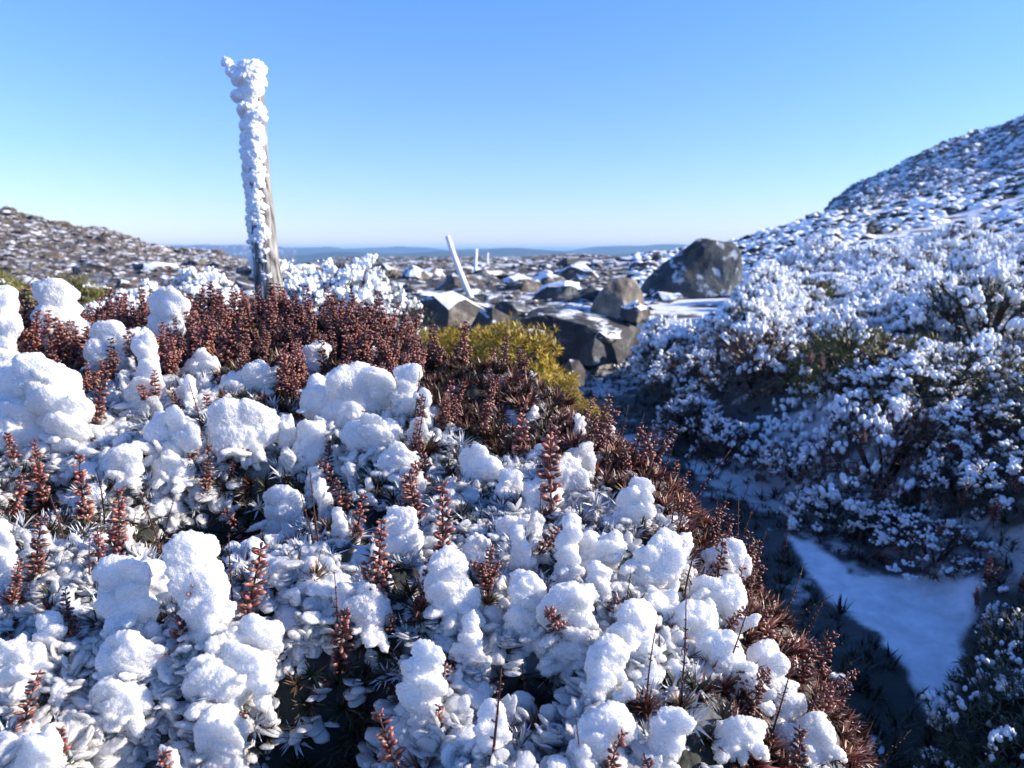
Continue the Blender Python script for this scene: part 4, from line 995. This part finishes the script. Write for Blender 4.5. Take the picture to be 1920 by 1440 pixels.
while n < 285 and tr < 30000:
    tr += 1
    r = math.exp(rng.uniform(math.log(6.5), math.log(48))); az = rng.uniform(px_az(-10), px_az(1240))
    if n >= 190: r = rng.uniform(45, 110); az = rng.uniform(px_az(-10), px_az(470))
    x, y = r * math.sin(az), r * math.cos(az); z = float(base(x, y)); px, py, d = proj(x, y, z)
    if r < 12 and abs(x - .6) < .8: continue
    s = (.30 + .026 * r) * rng.choice((.6, .8, 1, 1.5)) * rng.uniform(.8, 1.2)
    if n >= 190: s *= .5
    kd = rng.choice(('brown', 'brown', 'dark')) if n >= 190 else rng.choice(('brown', 'brown', 'dark', 'snowy'))
    o = link('boulder', rng.choice(ROCKS[kd]), None, (x, y, z - s * .02), (rng.uniform(-.2, .2), rng.uniform(-.2, .2), rng.uniform(0, 6.28)), (s * rng.uniform(.8, 1.5), s * rng.uniform(.8, 1.3), s * rng.uniform(.5, 1.05)))
    where = 'on the left hillside' if n >= 190 else ('on the far plateau' if r > 28 else 'on the middle plateau' if r > 13 else 'on the near plateau')
    sd_ = 'left of the post' if px < 480 else 'between post and white poles' if px < 860 else 'right of the white poles'
    if n >= 190: sd_ = 'upper left' if px < 200 else 'lower right part'
    word = {'brown': 'brown', 'dark': 'dark grey', 'snowy': 'snow-dusted'}[kd]
    tag(o, f'{word} boulder {where}, {sd_}', 'boulder', f'{word} boulders {where}, {sd_}'); n += 1

for (px, py, wp, dist, lab) in [(880, 592, 110, 8.2, 'low dark rock at the foot of the leaning white pole'), (960, 590, 90, 7.9, 'dark stepped rock between the leaning pole and the slab'), (820, 575, 90, 9.5, 'dark rock left of the leaning white pole'),
        (1000, 640, 70, 6.6, 'small dark rock against the left foot of the slab'), (1140, 640, 60, 6.9, 'small shaded rock at the right foot of the slab'), (1040, 560, 90, 10.5, 'dark rock behind the slab'), (1250, 565, 60, 11, 'small dark rock at the foot of the large boulder')]:
    rr_ = random.Random(px); pts = [(rr_.uniform(-.5, .5), rr_.uniform(-.4, .4), rr_.uniform(0, .36)) for _ in range(14)] + [(-.5, 0, 0), (.5, 0, .05), (0, -.35, 0), (0, .4, 0)]
    big_rock(px, py, wp, dist, pts, lab, M_SNOWROCK if px % 40 else M_ROCK, px, 'flat_rock', 'rock', rough=.04)
def scree():
    rng = random.Random(6); mb = MB(); src = []
    for me in ROCKS['brown']:
        V = np.empty(len(me.vertices) * 3, np.float32); me.vertices.foreach_get('co', V); T = np.empty(len(me.loops), np.int32); me.loops.foreach_get('vertex_index', T); src.append((V.reshape(-1, 3), T.reshape(-1, 3)))
    for i in range(3000):
        if i % 3: r = rng.uniform(30, 112); az = rng.uniform(px_az(-60), px_az(480))
        else: r = math.exp(rng.uniform(math.log(9), math.log(80))); az = rng.uniform(px_az(300), px_az(1240))
        x, y = r * math.sin(az), r * math.cos(az); s = (.10 + .007 * r) * rng.uniform(.5, 1.6); V, T = rng.choice(src)
        mb.add(V * (s * rng.uniform(.8, 1.5), s, s * rng.uniform(.5, 1)) @ rotm(rng, .3).T + (x, y, float(base(x, y))), T)
    o = link('scree', mb.mesh('scree', M_BROWN, False)); tag(o, 'loose stones strewn over the left hillside and the plateau', 'scree', kind='stuff')
scree()
def mountain_rubble():
    rng = random.Random(16); mb = MB(); n = 0
    while n < 9500:
        r = rng.uniform(85, 330); az = rng.uniform(px_az(1480), px_az(2000)); x, y = r * math.sin(az), r * math.cos(az); s = r * .0027 * rng.uniform(.4, 1.5)
        v, t = blob((s * rng.uniform(.8, 1.8), s, s * rng.uniform(.4, .9)), (x, y, float(base(x, y)) + s * .1), rotm(rng, .3), 1, n, .4, 1.9)
        mb.add(v, t, (.74, .78, .84) if rng.random() < .42 else np.array((.15, .155, .16)) * rng.uniform(.5, 1.5)); n += 1
    o = link('mountain_rubble', mb.mesh('mountain_rubble', M_SLOPE, False)); tag(o, 'frosted rocks and scrub on the mountain at the far right', 'rubble', kind='stuff')
mountain_rubble()

# ------------------------------------------------------------------ posts
def wooden_post():
    m, nt, bs = mat('weathered_grey_wood')
    tc = N(nt, 'ShaderNodeTexCoord'); mp = N(nt, 'ShaderNodeMapping'); mp.inputs['Scale'].default_value = (60, 60, 4)
    n1 = N(nt, 'ShaderNodeTexNoise'); n1.inputs['Scale'].default_value = 1.5; n1.inputs['Detail'].default_value = 6
    nt.links.new(tc.outputs['Object'], mp.inputs[0]); nt.links.new(mp.outputs[0], n1.inputs['Vector'])
    r = N(nt, 'ShaderNodeValToRGB'); r.color_ramp.elements[0].color = (.035, .034, .034, 1); r.color_ramp.elements[1].color = (.36, .35, .33, 1)
    r.color_ramp.elements[0].position = .35; r.color_ramp.elements[1].position = .65
    nt.links.new(n1.outputs[0], r.inputs[0]); nt.links.new(r.outputs[0], bs.inputs['Base Color']); bs.inputs['Roughness'].default_value = .85
    bumped(nt, bs, n1.outputs[0], .006)
    D = 2.45
    def P(px, py): return at_depth(px, py, D)
    b0, b1 = P(507, 600), P(478, 130); ax = (b1 - b0); base_p = b0 - ax.normalized() * .8
    root = bpy.data.objects.new('wooden_post', None); COL.objects.link(root); root.location = base_p; root.empty_display_size = .1
    tag(root, 'weathered leaning wooden marker post crusted with thick white ice', 'post')
    rng = random.Random(2); K = 40; nn = 28
    c = [(507, 600), (505, 540), (495, 460), (489, 380), (484, 300), (481, 220), (479, 160), (478, 128)]
    wd = [50, 50, 45, 41, 38, 35, 32, 30]
    ys = [q[1] for q in c][::-1]
    V = []
    lo = base_p
    for i in range(K + 1):
        if i == 0: cen = lo; rad = .042
        else:
            py = 600 + (128 - 600) * (i - 1) / (K - 1)
            px = float(np.interp(py, ys, [q[0] for q in c][::-1])); rad = float(np.interp(py, ys, wd[::-1])) / 2 / F * D
            cen = P(px, py)
        for k in range(nn):
            a = 6.283 * k / nn; rr = rad * (1 + .10 * float(noise(np.array((math.cos(a) * 2, math.sin(a) * 2, i * .06)), 3)) - .10 * (abs(math.sin(a * 2.5 + .8)) < .18))
            V.append((cen + Vector((math.cos(a) * rr, math.sin(a) * rr, 0)) - base_p)[:])
    V.append((P(478, 126) - base_p)[:]); T = []
    for i in range(K):
        for k in range(nn):
            a, b = i * nn + k, i * nn + (k + 1) % nn; T += [(a, b, b + nn), (a, b + nn, a + nn)]
    for k in range(nn): T.append((len(V) - 1, K * nn + k, K * nn + (k + 1) % nn))
    link('wood', mesh('wood', V, T, m), root)
    mb = MB()
    def lump(px, py, rx, rz, dy, lv=3, lean=0):
        p = P(px, py) + Vector((0, dy, 0)) - base_p; s = D / F
        M = np.array(Matrix.Rotation(R(lean), 3, 'Y') @ Matrix.Rotation(rng.uniform(-.3, .3), 3, 'Z'))
        v, t = blob((rx * s, rx * s * .8, rz * s), p, M, lv, rng.uniform(0, 99), .24, 1.7, .0022, .012); mb.add(v, t)
    y = 138
    while y < 575:
        f = (y - 138) / 437; cx = float(np.interp(y, ys, [q[0] for q in c][::-1]))
        r0 = 18 - 7.0 * f; k = rng.uniform(.65, 1.25)
        if f < .93: lump(cx - 1 + 2 * f + rng.uniform(-4, 4), y, r0 * .9 * k, r0 * rng.uniform(.5, .9), -.020, 3, rng.uniform(-15, 35))
        lump(cx - 10 + 2 * f + rng.uniform(-4, 4), y + rng.uniform(-4, 8), (r0 * .8 + 2 * f) * rng.uniform(.85, 1.2), r0 * rng.uniform(.6, .95), -.006, 3, rng.uniform(-20, 40))
        lump(cx - 16 + rng.uniform(-2, 2), y + rng.uniform(-6, 6), r0 * .7, r0 * rng.uniform(.6, .9), .012, 3, rng.uniform(-10, 40))
        if f < .85:
            for _ in range(3): lump(cx - (27 - 8 * f) + rng.uniform(-4, 4), y + rng.uniform(-8, 8), rng.uniform(4, 9), rng.uniform(3, 6), rng.uniform(-.012, .03), 2, rng.uniform(-50, 30))
        y += rng.uniform(7, 16) * (1 - .25 * f)
    for (px, py, rx, rz, ln) in [(430, 121, 8, 15, -38), (440, 138, 11, 15, -30), (462, 126, 14, 10, 0), (478, 127, 15, 12, 0), (489, 131, 8, 12, 10), (470, 150, 24, 14, 0), (452, 150, 15, 12, 0), (482, 152, 17, 12, 0), (478, 172, 20, 12, 5), (450, 180, 14, 10, 0),
                             (484, 208, 18, 9, 8), (470, 205, 22, 11, 8)]:
        lump(px, py, rx, rz, -.012, 3, ln)
    me = fuse(np.concatenate(mb.v), np.concatenate(mb.t), .0034, 5, ice_mat('post_rime', (.90, .92, .95), .4, .012, .4, 0, 160, .003), .0022, .0016, .008, 2)
    me.name = 'ice_crust'; link('ice_crust', me, root)
    return root
wooden_post()
COL.objects.unlink(TMP); bpy.data.objects.remove(TMP)
def pole(px0, py0, px1, py1, wpx, dist, label):
    m, nt, bs = mat('white_frosted_pole'); bs.inputs['Base Color'].default_value = (.78, .78, .78, 1); bs.inputs['Roughness'].default_value = .5
    n1 = N(nt, 'ShaderNodeTexNoise'); n1.inputs['Scale'].default_value = 25; bumped(nt, bs, n1.outputs[0], .01)
    a, b = at_depth(px0, py0, dist), at_depth(px1, py1, dist); a2 = a - (b - a) * .25
    pts = [a2 + (b - a2) * (i / 12) - a2 for i in range(13)]; r = wpx / F * dist / 2
    for i in range(13): pts[i] = pts[i] + Vector((-.06 * r * 8 * math.sin(i / 12 * math.pi), 0, 0))
    v, t = tube(pts, [r * (1.1 - .25 * i / 12) for i in range(13)], 12)
    o = link('snow_pole', mesh('snow_pole', v, t, m), None, a2); tag(o, label, 'pole', 'snow poles marking the route')
pole(880, 549, 839, 443, 11, 15, 'nearer white snow pole leaning left among brown rocks')
pole(893, 530, 893, 467, 7, 24, 'farther thin white snow pole standing upright')
pole(915, 492, 915, 474, 4, 48, 'tiny distant third pole right of the upright one')
